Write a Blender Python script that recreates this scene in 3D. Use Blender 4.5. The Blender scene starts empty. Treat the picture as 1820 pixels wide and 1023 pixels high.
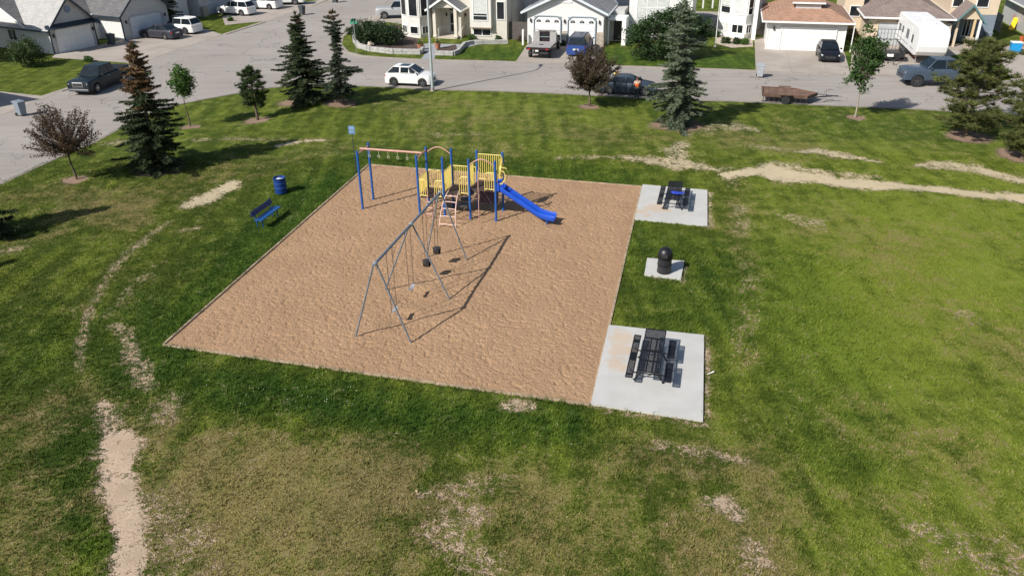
import bpy, math, random
import numpy as np
from mathutils import Matrix, Vector
R = math.radians
rnd = random.Random(7)
nrs = np.random.RandomState(5)

# ---------------------------------------------------------------- camera, sky, sun, exposure
FPX, HOR, CAMH, ROLL = 1430.0, 751.0, 16.0, R(0.7)
_th = math.atan(HOR / FPX)
_F = np.array([0, math.cos(_th), -math.sin(_th)])
_R0 = np.array([1., 0, 0]); _U0 = np.array([0, math.sin(_th), math.cos(_th)])
_R = _R0 * math.cos(ROLL) - _U0 * math.sin(ROLL)
_U = _R0 * math.sin(ROLL) + _U0 * math.cos(ROLL)
scene = bpy.context.scene
col = scene.collection
cd = bpy.data.cameras.new('camera'); cam = bpy.data.objects.new('camera', cd); col.objects.link(cam)
m3 = Matrix((tuple(_R), tuple(_U), tuple(-_F))).transposed()
cam.matrix_world = Matrix.Translation((0, 0, CAMH)) @ m3.to_4x4()
cd.sensor_width = 36; cd.lens = 36 * FPX / 1820; cd.clip_end = 3000; cd.clip_start = 0.1
scene.camera = cam
SUN_EL, SHAD = 40.0, 38.5            # elevation, direction the shadows point (degrees from +X)
world = bpy.data.worlds.new('World'); scene.world = world; world.use_nodes = True
wn = world.node_tree; wn.nodes.clear()
sky = wn.nodes.new('ShaderNodeTexSky'); sky.sky_type = 'NISHITA'; sky.sun_disc = False
sky.sun_elevation = R(SUN_EL)
_sd = Vector((-math.cos(R(SHAD)), -math.sin(R(SHAD)), 0))
sky.sun_rotation = math.atan2(_sd.x, _sd.y)
bg = wn.nodes.new('ShaderNodeBackground'); bg.inputs[1].default_value = 0.07
wo = wn.nodes.new('ShaderNodeOutputWorld')
wn.links.new(sky.outputs[0], bg.inputs[0]); wn.links.new(bg.outputs[0], wo.inputs[0])
sl = bpy.data.lights.new('sun', 'SUN'); sl.energy = 4.2; sl.angle = R(0.5); sl.color = (1, .955, .88)
so = bpy.data.objects.new('sun', sl); col.objects.link(so)
_dir = Vector((math.cos(R(SHAD)) * math.cos(R(SUN_EL)), math.sin(R(SHAD)) * math.cos(R(SUN_EL)), -math.sin(R(SUN_EL))))
so.rotation_euler = _dir.to_track_quat('-Z', 'Y').to_euler(); so.location = (0, 0, 40)
scene.view_settings.view_transform = 'Standard'; scene.view_settings.look = 'None'
scene.view_settings.gamma = 1; scene.view_settings.exposure = 0.48

# ---------------------------------------------------------------- coordinates
def P(x, y, z=0.0):
    """point of the plane at height z seen at photo pixel x, y"""
    d = _F * FPX + _R * (x - 910) - _U * (y - 511.5); t = (z - CAMH) / d[2]
    p = d * t; return float(p[0]), float(p[1])
ANG = -14.5; _ca, _sa = math.cos(R(ANG)), math.sin(R(ANG))
def W(u, v, z=0.0): return (u * _ca - v * _sa, u * _sa + v * _ca, z)
def Lc(p): return (p[0] * _ca + p[1] * _sa, -p[0] * _sa + p[1] * _ca)
def Lp(x, y, z=0.0): return Lc(P(x, y, z))

# ---------------------------------------------------------------- object helpers
def tag(o, label=None, cat=None, group=None, kind=None):
    if label: o['label'] = label
    if cat: o['category'] = cat
    if group: o['group'] = group
    if kind: o['kind'] = kind
    return o
def thing(name, label, cat, loc=(0, 0, 0), rz=0.0, group=None):
    o = bpy.data.objects.new(name, None); col.objects.link(o); o.empty_display_size = .2
    o.location = loc if len(loc) == 3 else (loc[0], loc[1], 0); o.rotation_euler = (0, 0, R(rz))
    return tag(o, label, cat, group)
def copy_tree(o, loc=None, rz=None, label=None, parent=None, group=None):
    c = o.copy(); col.objects.link(c)
    if parent: c.parent = parent
    for ch in [x for x in bpy.data.objects if x.parent == o]: copy_tree(ch, parent=c)
    if loc is not None: c.location = loc if len(loc) == 3 else (loc[0], loc[1], 0)
    if rz is not None: c.rotation_euler = (0, 0, R(rz))
    if label: c['label'] = label
    if group: c['group'] = group
    return c
def TR(x=0, y=0, z=0, rz=0, ry=0, rx=0):
    return Matrix.Translation((x, y, z)) @ Matrix.Rotation(R(rz), 4, 'Z') @ Matrix.Rotation(R(ry), 4, 'Y') @ Matrix.Rotation(R(rx), 4, 'X')
class MB:
    def __init__(s, T=None): s.v = []; s.f = []; s.T = T
    def add(s, vs, fs):
        k = len(s.v)
        for p in vs:
            s.v.append(tuple(s.T @ Vector(p)) if s.T is not None else tuple(p))
        s.f += [[k + i for i in f] for f in fs]; return s
    def box(s, x0, x1, y0, y1, z0, z1):
        vs = [(x, y, z) for x in (x0, x1) for y in (y0, y1) for z in (z0, z1)]
        return s.add(vs, [(0, 1, 3, 2), (4, 6, 7, 5), (0, 4, 5, 1), (2, 3, 7, 6), (0, 2, 6, 4), (1, 5, 7, 3)])
    def cbox(s, c, d, rz=0, rx=0, ry=0):
        T = TR(c[0], c[1], c[2], rz, ry, rx); hx, hy, hz = d[0] / 2, d[1] / 2, d[2] / 2
        vs = [tuple(T @ Vector((x, y, z))) for x in (-hx, hx) for y in (-hy, hy) for z in (-hz, hz)]
        return s.add(vs, [(0, 1, 3, 2), (4, 6, 7, 5), (0, 4, 5, 1), (2, 3, 7, 6), (0, 2, 6, 4), (1, 5, 7, 3)])
    def prism(s, poly, z0, z1):
        n = len(poly); a = sum(poly[i][0] * poly[(i + 1) % n][1] - poly[(i + 1) % n][0] * poly[i][1] for i in range(n))
        if a < 0: poly = poly[::-1]
        vs = [(p[0], p[1], z0) for p in poly] + [(p[0], p[1], z1) for p in poly]
        return s.add(vs, [list(range(n))[::-1], [n + i for i in range(n)]] + [(i, (i + 1) % n, n + (i + 1) % n, n + i) for i in range(n)])
    def xprism(s, poly, x0, x1):          # polygon in the (y, z) plane swept along x
        n = len(poly); vs = [(x0, p[0], p[1]) for p in poly] + [(x1, p[0], p[1]) for p in poly]
        return s.add(vs, [list(range(n))[::-1], [n + i for i in range(n)]] + [(i, (i + 1) % n, n + (i + 1) % n, n + i) for i in range(n)])
    def yprism(s, poly, y0, y1):          # polygon in the (x, z) plane swept along y
        n = len(poly); vs = [(p[0], y0, p[1]) for p in poly] + [(p[0], y1, p[1]) for p in poly]
        return s.add(vs, [list(range(n)), [n + i for i in range(n)][::-1]] + [(i, n + i, n + (i + 1) % n, (i + 1) % n) for i in range(n)])
    def tube(s, pts, r, n=8, cap=True):
        pts = [Vector(p) for p in pts]; rs = r if isinstance(r, (list, tuple)) else [r] * len(pts)
        d0 = (pts[1] - pts[0]).normalized(); up = Vector((0, 0, 1)) if abs(d0.z) < .9 else Vector((1, 0, 0))
        a = d0.cross(up).normalized(); vs = []; fs = []
        for i, p in enumerate(pts):
            d = (pts[min(i + 1, len(pts) - 1)] - pts[max(i - 1, 0)])
            if d.length < 1e-9: d = d0
            d.normalize(); a = (a - d * a.dot(d)); a = a.normalized() if a.length > 1e-6 else d.orthogonal().normalized(); b = d.cross(a)
            for k in range(n):
                t = 2 * math.pi * k / n; vs.append(p + (a * math.cos(t) + b * math.sin(t)) * rs[i])
        for i in range(len(pts) - 1):
            for k in range(n): fs.append((i * n + k, i * n + (k + 1) % n, (i + 1) * n + (k + 1) % n, (i + 1) * n + k))
        if cap: fs.append(list(range(n))[::-1]); fs.append([(len(pts) - 1) * n + k for k in range(n)])
        return s.add(vs, fs)
    def lathe(s, prof, n=20, c=(0, 0, 0), axis='z', a0=0, a1=360, cap=True):
        full = abs(a1 - a0) >= 360; m = n if full else n + 1; vs = []; fs = []
        for (r, z) in prof:
            for k in range(m):
                t = R(a0 + (a1 - a0) * k / n); x, y = r * math.cos(t), r * math.sin(t)
                vs.append((c[0] + x, c[1] + y, c[2] + z) if axis == 'z' else ((c[0] + x, c[1] + z, c[2] + y) if axis == 'y' else (c[0] + z, c[1] + x, c[2] + y)))
        for i in range(len(prof) - 1):
            for k in range(n): fs.append((i * m + k, i * m + (k + 1) % m, (i + 1) * m + (k + 1) % m, (i + 1) * m + k))
        if cap and full: fs.append(list(range(m))[::-1]); fs.append([(len(prof) - 1) * m + k for k in range(m)])
        return s.add(vs, fs)
    def quad(s, a, b, c, d): return s.add([a, b, c, d], [(0, 1, 2, 3)])
    def tri(s, a, b, c): return s.add([a, b, c], [(0, 1, 2)])
    def loft(s, rings, closed=True, cap=True):
        n = len(rings[0]); vs = [p for r_ in rings for p in r_]; fs = []
        for i in range(len(rings) - 1):
            for k in range(n if closed else n - 1): fs.append((i * n + k, i * n + (k + 1) % n, (i + 1) * n + (k + 1) % n, (i + 1) * n + k))
        if cap: fs.append(list(range(n))[::-1]); fs.append([(len(rings) - 1) * n + k for k in range(n)])
        return s.add(vs, fs)
    def build(s, name, mat, parent=None, smooth=0, bevel=0, fix=True):
        me = bpy.data.meshes.new(name); me.from_pydata(s.v, [], s.f)
        if fix:
            import bmesh
            bm = bmesh.new(); bm.from_mesh(me); bmesh.ops.recalc_face_normals(bm, faces=bm.faces); bm.to_mesh(me); bm.free()
        me.materials.append(mat)
        if smooth:
            me.polygons.foreach_set('use_smooth', [True] * len(me.polygons)); me.set_sharp_from_angle(angle=R(smooth))
        o = bpy.data.objects.new(name, me); col.objects.link(o)
        if parent: o.parent = parent
        if bevel:
            b = o.modifiers.new('bevel', 'BEVEL'); b.width = bevel; b.segments = 2; b.limit_method = 'ANGLE'
        return o
def npmesh(name, V, F, mat, parent=None, attrs=None, fattrs=None, smooth=False):
    """V (n,3) floats, F (m,k) ints"""
    me = bpy.data.meshes.new(name); k = F.shape[1]
    me.vertices.add(len(V)); me.vertices.foreach_set('co', V.astype(np.float32).ravel())
    me.loops.add(F.size); me.loops.foreach_set('vertex_index', F.astype(np.int32).ravel())
    me.polygons.add(len(F)); me.polygons.foreach_set('loop_start', np.arange(0, F.size, k, dtype=np.int32))
    me.polygons.foreach_set('loop_total', np.full(len(F), k, dtype=np.int32))
    for nm, a in (attrs or {}).items():
        at = me.attributes.new(nm, 'FLOAT', 'POINT'); at.data.foreach_set('value', a.astype(np.float32))
    for nm, a in (fattrs or {}).items():
        at = me.attributes.new(nm, 'FLOAT', 'FACE'); at.data.foreach_set('value', a.astype(np.float32))
    me.polygons.foreach_set('use_smooth', np.full(len(F), smooth)); me.update(calc_edges=True); me.validate()
    me.materials.append(mat); o = bpy.data.objects.new(name, me); col.objects.link(o)
    if parent: o.parent = parent
    return o

# ---------------------------------------------------------------- materials
_mc = {}
def nodes(name):
    m = bpy.data.materials.new(name); m.use_nodes = True; nt = m.node_tree
    return m, nt, nt.nodes['Principled BSDF']
def N(nt, t, **k):
    n = nt.nodes.new(t)
    for a, b in k.items(): setattr(n, a, b)
    return n
def rgb(c): return (c[0], c[1], c[2], 1)
def noise(nt, vec, sc, det=3, rough=.6):
    n = N(nt, 'ShaderNodeTexNoise'); n.inputs['Scale'].default_value = sc; n.inputs['Detail'].default_value = det
    n.inputs['Roughness'].default_value = rough; nt.links.new(vec, n.inputs['Vector']); return n.outputs[0]
def math_(nt, op, a, b=None, c=None, clamp=False):
    n = N(nt, 'ShaderNodeMath', operation=op); n.use_clamp = clamp
    for i, x in enumerate((a, b, c)):
        if x is None: continue
        if isinstance(x, (int, float)): n.inputs[i].default_value = x
        else: nt.links.new(x, n.inputs[i])
    return n.outputs[0]
def mix(nt, f, a, b, mode='MIX'):
    n = N(nt, 'ShaderNodeMix', data_type='RGBA', blend_type=mode)
    for i, x in ((0, f), (6, a), (7, b)):
        if isinstance(x, tuple): n.inputs[i].default_value = rgb(x)
        elif isinstance(x, (int, float)): n.inputs[i].default_value = x
        else: nt.links.new(x, n.inputs[i])
    return n.outputs[2]
def sstep(nt, x, a, b):
    n = N(nt, 'ShaderNodeMapRange'); n.interpolation_type = 'SMOOTHSTEP'
    n.inputs[1].default_value = a; n.inputs[2].default_value = b
    nt.links.new(x, n.inputs[0]); return n.outputs[0]
def bump(nt, h, strength, dist, p):
    b = N(nt, 'ShaderNodeBump'); b.inputs['Strength'].default_value = strength; b.inputs['Distance'].default_value = dist
    nt.links.new(h, b.inputs['Height']); nt.links.new(b.outputs[0], p.inputs['Normal']); return b
def pm(name, c, rough=.6, var=.12, sc=3., bmp=0., bsc=40., metal=0., spec=.5, coat=0., c2=None, siding=0., grooves=None):
    key = name
    if key in _mc: return _mc[key]
    m, nt, p = nodes(name); tc = N(nt, 'ShaderNodeTexCoord').outputs['Object']
    n1 = noise(nt, tc, sc, 4)
    lo = tuple(x * (1 - var) for x in c); hi = tuple(min(1, x * (1 + var)) for x in (c2 or c))
    colr = mix(nt, sstep(nt, n1, .3, .7), lo, hi)
    n2 = noise(nt, tc, sc * 9, 3)
    colr = mix(nt, math_(nt, 'MULTIPLY', sstep(nt, n2, .45, .75), var * 1.2), colr, tuple(x * .55 for x in c))
    nt.links.new(colr, p.inputs['Base Color'])
    p.inputs['Roughness'].default_value = rough; p.inputs['Metallic'].default_value = metal
    p.inputs['Specular IOR Level'].default_value = spec; p.inputs['Coat Weight'].default_value = coat
    if siding:
        sx = N(nt, 'ShaderNodeSeparateXYZ'); nt.links.new(tc, sx.inputs[0])
        fr = math_(nt, 'FRACT', math_(nt, 'DIVIDE', sx.outputs[2], siding))
        bump(nt, fr, .9, .02, p)
    elif bmp: bump(nt, noise(nt, tc, bsc, 4), bmp, .02, p)
    _mc[key] = m; return m
def shingles(name, c, c2):
    if name in _mc: return _mc[name]
    m, nt, p = nodes(name); tc = N(nt, 'ShaderNodeTexCoord').outputs['Object']
    sx = N(nt, 'ShaderNodeSeparateXYZ'); nt.links.new(tc, sx.inputs[0])
    cx = N(nt, 'ShaderNodeCombineXYZ'); nt.links.new(math_(nt, 'ADD', sx.outputs[0], sx.outputs[1]), cx.inputs[0]); nt.links.new(math_(nt, 'MULTIPLY', sx.outputs[2], 1.6), cx.inputs[1])
    b = N(nt, 'ShaderNodeTexBrick'); b.inputs['Scale'].default_value = 1.; b.inputs['Brick Width'].default_value = .34; b.inputs['Row Height'].default_value = .2
    b.inputs['Mortar Size'].default_value = .012; b.inputs['Color1'].default_value = rgb(c); b.inputs['Color2'].default_value = rgb(c2); b.inputs['Mortar'].default_value = rgb(tuple(x * .5 for x in c))
    nt.links.new(cx.outputs[0], b.inputs['Vector'])
    n = noise(nt, tc, 1.3, 4); cc = mix(nt, math_(nt, 'MULTIPLY', sstep(nt, n, .35, .7), .5), b.outputs[0], tuple(x * .65 for x in c))
    cc = mix(nt, math_(nt, 'MULTIPLY', sstep(nt, noise(nt, tc, 22, 2), .45, .7), .35), cc, tuple(min(1, x * 1.7) for x in c2))
    nt.links.new(cc, p.inputs['Base Color']); p.inputs['Roughness'].default_value = .9
    bump(nt, b.outputs[1], -.6, .02, p); _mc[name] = m; return m
def leafmat(name, c, c2, trans=.3, rough=.6):
    if name in _mc: return _mc[name]
    m, nt, p = nodes(name); a = N(nt, 'ShaderNodeAttribute', attribute_name='tint')
    cc = mix(nt, a.outputs['Fac'], c, c2); nt.links.new(cc, p.inputs['Base Color']); p.inputs['Roughness'].default_value = rough
    p.inputs['Specular IOR Level'].default_value = .3
    t = N(nt, 'ShaderNodeBsdfTranslucent'); nt.links.new(cc, t.inputs[0]); mx = N(nt, 'ShaderNodeMixShader'); mx.inputs[0].default_value = trans
    nt.links.new(p.outputs[0], mx.inputs[1]); nt.links.new(t.outputs[0], mx.inputs[2])
    nt.links.new(mx.outputs[0], nt.nodes['Material Output'].inputs[0]); _mc[name] = m; return m
def paint(name, c, metal=.3):
    if name in _mc: return _mc[name]
    m, nt, p = nodes(name); tc = N(nt, 'ShaderNodeTexCoord').outputs['Object']
    cc = mix(nt, math_(nt, 'MULTIPLY', sstep(nt, noise(nt, tc, 4, 4), .4, .8), .15), c, tuple(x * .6 + .05 for x in c))
    nt.links.new(cc, p.inputs['Base Color']); p.inputs['Metallic'].default_value = metal * .5; p.inputs['Roughness'].default_value = .4; p.inputs['Specular IOR Level'].default_value = .25
    p.inputs['Coat Weight'].default_value = .18; p.inputs['Coat Roughness'].default_value = .08; _mc[name] = m; return m
def glass(name='window_glass', c=(.012, .018, .024), rough=.08):
    return pm(name, c, rough=rough, var=.25, sc=1.5, spec=.45)
WHITE = pm('white_vinyl', (.78, .77, .74), .55, .05, 2); TRIMW = pm('white_trim', (.82, .82, .8), .5, .04, 3)
RUB = pm('rubber', (.02, .02, .022), .8, .2, 12); DARK = pm('dark_plastic', (.03, .03, .033), .5, .2, 8)
CHR = pm('bright_metal', (.6, .6, .62), .28, .1, 6, metal=.9); GLS = glass(); BARK = pm('bark', (.13, .095, .07), .9, .4, 8, bmp=.8, bsc=25)

# ---------------------------------------------------------------- the ground: masks
def pip(X, Y, poly):
    ins = np.zeros(X.shape, bool); n = len(poly)
    for i in range(n):
        x0, y0 = poly[i]; x1, y1 = poly[(i + 1) % n]
        c = ((y0 > Y) != (y1 > Y)) & (X < (x1 - x0) * (Y - y0) / ((y1 - y0) if y1 != y0 else 1e-9) + x0); ins ^= c
    return ins
def segd(X, Y, a, b):
    dx, dy = b[0] - a[0], b[1] - a[1]; l2 = dx * dx + dy * dy + 1e-9
    t = np.clip(((X - a[0]) * dx + (Y - a[1]) * dy) / l2, 0, 1); return np.hypot(X - a[0] - t * dx, Y - a[1] - t * dy), t
def polyd(X, Y, poly, close=True):
    d = np.full(X.shape, 1e9); n = len(poly)
    for i in range(n if close else n - 1): d = np.minimum(d, segd(X, Y, poly[i], poly[(i + 1) % n])[0])
    return d
def sdist(X, Y, poly): d = polyd(X, Y, poly); return np.where(pip(X, Y, poly), -d, d)
def lattice(seed):
    return np.random.RandomState(seed).rand(256, 256)
def vnoise(X, Y, sc, seed):
    g = lattice(seed); x = X * sc + 57.3; y = Y * sc + 91.7; xi = np.floor(x).astype(int); yi = np.floor(y).astype(int); fx = x - xi; fy = y - yi
    fx = fx * fx * (3 - 2 * fx); fy = fy * fy * (3 - 2 * fy); xi &= 255; yi &= 255; x1 = (xi + 1) & 255; y1 = (yi + 1) & 255
    return (g[xi, yi] * (1 - fx) * (1 - fy) + g[x1, yi] * fx * (1 - fy) + g[xi, y1] * (1 - fx) * fy + g[x1, y1] * fx * fy)
def pp(*a): return [P(x, y) for x, y in a]
SAND = pp((290, 613), (655, 293), (1140, 332), (1050, 720))
PADS = [pp((1082, 580), (1251, 598), (1249, 750), (1050, 720)), pp((1142, 330), (1257, 340), (1257, 403), (1128, 391)), pp((1150, 461), (1216, 466), (1210, 498), (1145, 490))]
S_EDGE = [(-420, 500), (-200, 398), (0, 325), (95, 281), (165, 252), (254, 203), (306, 187), (360, 176), (427, 164), (473, 156), (516, 152), (560, 151), (621, 151), (689, 154), (776, 159), (880, 161), (1005, 166), (1216, 177), (1300, 179), (1480, 187), (1611, 192), (1728, 199), (1820, 204), (2400, 238)]
N_EDGE = [(2400, 172), (1820, 147), (1700, 142), (1500, 134), (1344, 127), (1300, 125), (1086, 118), (1000, 115), (880, 110), (745, 107), (674, 103), (640, 100), (612, 93), (600, 80), (603, 66), (620, 52), (650, 34), (700, 8), (740, -12), (800, -40)]
W_EDGE = [(660, -40), (620, -10), (583, 4), (530, 21), (471, 40), (395, 64), (300, 95), (235, 119), (122, 159), (74, 175), (0, 207), (-200, 290), (-500, 420)]
ROAD = pp(*(S_EDGE + N_EDGE + W_EDGE))
DRIVES = [
    pp((92, 103), (98, 97), (174, 81), (219, 71), (285, 47), (356, 49), (395, 62), (300, 93), (235, 117), (224, 112), (183, 109)),
    pp((-60, 150), (0, 163), (74, 171), (108, 164), (0, 205), (-160, 262)),
    pp((400, 45), (395, 30), (470, 12), (560, 2), (600, -6), (528, 20), (471, 38)),
    pp((616, 55), (648, 34), (700, 6), (716, 30), (716, 44), (690, 40)),
    pp((916, 111), (939, 77), (1072, 83), (1069, 116.5)),
    pp((1343, 126), (1341, 70), (1360, 64), (1362, 87), (1500, 92), (1512, 133)),
    pp((1556, 134), (1556, 112), (1530, 84), (1640, 78), (1722, 78), (1740, 90), (1690, 100), (1672, 108), (1700, 140)),
    pp((1798, 145), (1780, 110), (1778, 84), (1900, 70), (2000, 152)),
    pp((748, 106), (757, 94), (733, 86), (757, 78), (850, 80), (815, 88), (775, 94), (772, 107)),
    pp((1210, 20), (1290, 22), (1275, 56), (1222, 55), (1180, 40))]
XI = [(225, 1200), (235, 1023), (228, 960), (226, 880), (214, 820), (205, 792)]
# strokes: (kind, strength, [(px, py, half width m) ...])
STROKES = [
    ('dirt', 1.25, [(215, 1200, .45), (230, 1023, .36), (230, 940, .30), (217, 870, .38), (213, 812, .44), (205, 785, .35)]),
    ('dirt', .75, [(203, 790, .3), (192, 745, .3), (180, 722, .2)]),
    ('dirt', .62, [(262, 690, .3), (236, 630, .25), (222, 585, .25), (200, 578, .2)]),
    ('dirt', .55, [(140, 660, .1), (145, 610, .16), (152, 570, .18), (178, 520, .2), (215, 470, .2), (262, 425, .22), (300, 395, .2)]),
    ('dirt', .42, [(190, 560, .15), (212, 535, .18), (245, 505, .18), (275, 475, .15)]),
    ('dirt', 1.1, [(333, 368, .3), (356, 358, .45), (388, 342, .45), (418, 325, .3)]),
    ('dirt', .8, [(326, 409, .1), (352, 404, .12)]),
    ('dirt', .95, [(492, 262, .2), (520, 256, .4), (560, 252, .3), (585, 252, .1)]),
    ('dirt', .6, [(185, 255, .3), (220, 250, .5), (252, 248, .4)]),
    ('dirt', .45, [(345, 252, .3), (420, 250, .3), (500, 250, .3)]),
    ('dirt', .9, [(1115, 284, .3), (1155, 288, .55), (1190, 291, .75), (1230, 296, .7), (1275, 305, .3)]),
    ('dirt', .7, [(1212, 262, .5), (1200, 280, .6), (1190, 292, .6)]),
    ('dirt', .5, [(990, 283, .2), (1100, 283, .25)]),
    ('dirt', 1.3, [(1292, 313, .4), (1330, 310, .55), (1375, 303, .7), (1380, 312, .8), (1440, 317, .62), (1520, 327, .55), (1600, 336, .58), (1700, 346, .55), (1830, 357, .55), (2300, 398, .5)]),
    ('dirt', .75, [(1375, 290, .3), (1430, 305, .3), (1500, 312, .3), (1560, 318, .25)]),
    ('dirt', .95, [(1425, 272, .3), (1455, 268, .45), (1480, 275, .5), (1520, 284, .3), (1555, 290, .2)]),
    ('dirt', .95, [(1638, 298, .3), (1690, 293, .7), (1730, 300, .7), (1790, 313, .5), (1830, 322, .4)]),
    ('dirt', .5, [(1330, 262, .3), (1375, 265, .3), (1420, 270, .3)]),
    ('dirt', .6, [(1225, 240, .5), (1270, 228, .7), (1310, 226, .8), (1345, 234, .4)]),
    ('dirt', .75, [(897, 724, .25), (920, 721, .3), (945, 724, .2)]),
    ('dirt', .7, [(1261, 342, .1), (1262, 404, .12)]), ('dirt', .7, [(1256, 600, .08), (1256, 752, .1)]),
    ('dirt', .6, [(1052, 724, .1), (1258, 756, .12)]), ('dirt', .5, [(1146, 492, .05), (1214, 502, .08), (1219, 468, .1)]),
    ('dirt', .40, [(1312, 370, .3), (1320, 412, .4)]), ('dirt', .26, [(1328, 470, .4), (1325, 560, .5), (1322, 630, .4)]),
    ('dirt', .62, [(755, 875, .25), (765, 880, .2)]), ('dirt', .5, [(775, 945, .5), (810, 930, .6), (860, 915, .3)]), ('dirt', .5, [(815, 970, .5), (850, 1000, .6)]),
    ('dirt', .45, [(885, 870, .4), (800, 870, .3)]), ('dirt', .8, [(1283, 902, .35), (1305, 918, .3)]), ('dirt', .55, [(1330, 975, .3), (1335, 1010, .4), (1360, 1010, .2)]),
    ('dirt', .45, [(1640, 935, .4), (1690, 950, .5)]), ('dirt', .4, [(1710, 960, .7), (1790, 990, .7), (1820, 1010, .5)]),
    ('dirt', .45, [(1390, 385, .4), (1440, 400, .5), (1460, 410, .3)]), ('dirt', .3, [(780, 240, .5), (850, 242, .4)]), ('dirt', .35, [(1720, 560, .5), (1745, 570, .4)]),
    ('dirt', .45, [(300, 1023, .8), (330, 960, .7), (280, 900, .6)]), ('dirt', .45, [(285, 740, .5), (320, 700, .4)]),
    ('dirt', .45, [(1290, 300, .4), (1300, 330, .3)]), ('dirt', .5, [(40, 445, .4), (0, 452, .5)]),
    ('dirt', .5, [(1170, 795, .2), (1280, 815, .25), (1320, 820, .15)]),
    ('dry', .75, [(480, 900, 3.6), (560, 840, 1.6), (700, 820, .8)]), ('dry', .7, [(350, 860, 2.2), (420, 800, 1.2), (640, 900, 1.6)]), ('dry', .55, [(30, 780, 1.8), (-60, 880, 3.0), (60, 960, 1.4)]),
    ('dry', .5, [(150, 700, .7), (250, 720, 1.2), (300, 760, 1.)]),
    ('dry', .45, [(0, 380, 1.5), (110, 345, 1.5), (230, 400, 1.3)]), ('dry', .5, [(60, 420, 1.4), (260, 345, 1.6), (400, 290, 1.)]),
    ('dry', .35, [(700, 180, 2.), (820, 200, 3.), (1000, 230, 3.), (1150, 260, 2.)]), ('dry', .4, [(780, 240, 2.), (900, 270, 1.)]),
    ('dry', .5, [(1270, 240, 2.2), (1400, 255, 2.2)]), ('dry', .35, [(1400, 225, 1.5), (1600, 225, 2.5), (1700, 270, 2.)]),
    ('dry', .55, [(820, 930, 1.4), (900, 860, 1.2), (860, 990, 1.5)]), ('dry', .5, [(1100, 900, 1.5), (1000, 980, 1.5), (1200, 990, 1.5)]), ('dry', .45, [(1350, 900, 1.), (1330, 980, 1.4)]),
    ('dry', .5, [(1640, 930, 1.2), (1780, 1000, 2.), (1700, 980, 1.2)]), ('dry', .35, [(1500, 700, 1.), (1560, 780, 1.), (1700, 820, 1.)]),
    ('dry', .32, [(1560, 480, 2.), (1740, 560, 2.), (1800, 640, 1.5)]), ('dry', .3, [(1450, 400, 2.5), (1650, 430, 2.)]), ('dry', .3, [(1240, 800, 1.0), (1330, 820, .8), (1080, 790, .7)]),
    ('dry', .14, [(1420, 380, 3.), (1700, 420, 4.), (1800, 600, 3.)]), ('dry', .25, [(1400, 900, 3.), (1600, 860, 3.)]), ('dry', .4, [(400, 335, 1.2), (470, 290, 1.2), (600, 265, 1.)]), ('dry', .45, [(1310, 360, .5), (1325, 480, .5), (1322, 640, .5)]),
    ('lush', .9, [(280, 640, 1.3), (460, 480, 2.2), (600, 330, 2.2)]), ('lush', .9, [(300, 680, 1.), (520, 700, 1.1), (760, 740, 1.), (1000, 750, .9)]),
    ('lush', .7, [(640, 280, 1.), (800, 295, 1.2), (1000, 305, 1.2), (1120, 315, .8)]), ('lush', .55, [(1150, 430, 1.5), (1240, 560, 1.5), (1280, 470, 1.)]),
    ('lush', .5, [(1380, 470, 2.2), (1450, 640, 2.), (1500, 800, 1.2)]), ('lush', .7, [(100, 860, .6), (170, 720, .8), (150, 900, .8), (185, 980, .6)]), ('lush', .5, [(300, 560, 2.), (100, 620, 2.)]),
    ('lush', .4, [(1700, 240, 3.), (1500, 220, 2.)]), ('lush', .9, [(1100, 100, 3.), (1320, 110, 3.), (840, 95, 2.), (1750, 115, 3.)]),
    ('tone', -.8, [(1140, 815, .35), (1240, 825, .45), (1320, 812, .35)]), ('tone', -.6, [(640, 860, .8), (700, 880, 1.2), (760, 920, .6)]), ('tone', -.55, [(100, 950, 1.2), (150, 860, .7), (170, 760, .5)]),
    ('tone', -.5, [(420, 690, .6), (600, 735, .8), (760, 790, 1.)]), ('tone', .55, [(1700, 500, 3.), (1600, 400, 3.), (1500, 620, 2.)]), ('tone', .4, [(1760, 330, 2.), (1600, 600, 2.)]),
    ('tone', -.6, [(230, 545, .5), (300, 490, .7), (380, 440, .5)]), ('tone', .5, [(850, 190, 3.), (1100, 210, 2.)]), ('tone', -.4, [(700, 270, 1.), (900, 285, 1.)]), ('tone', -.5, [(60, 820, 1.), (20, 700, 1.)])]
RINGS = [(135, 327, .72), (283, 304, 1.3), (337, 224, .75), (457, 213, 1.0), (530, 184, 1.5), (606, 188, 1.3), (1047, 191, .85), (1205, 226, 1.9), (1521, 211, .75), (1725, 240, 1.5), (1820, 275, 1.6)]
PARK = pp(*S_EDGE) + [(400, -60), (-400, -60)]
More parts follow.
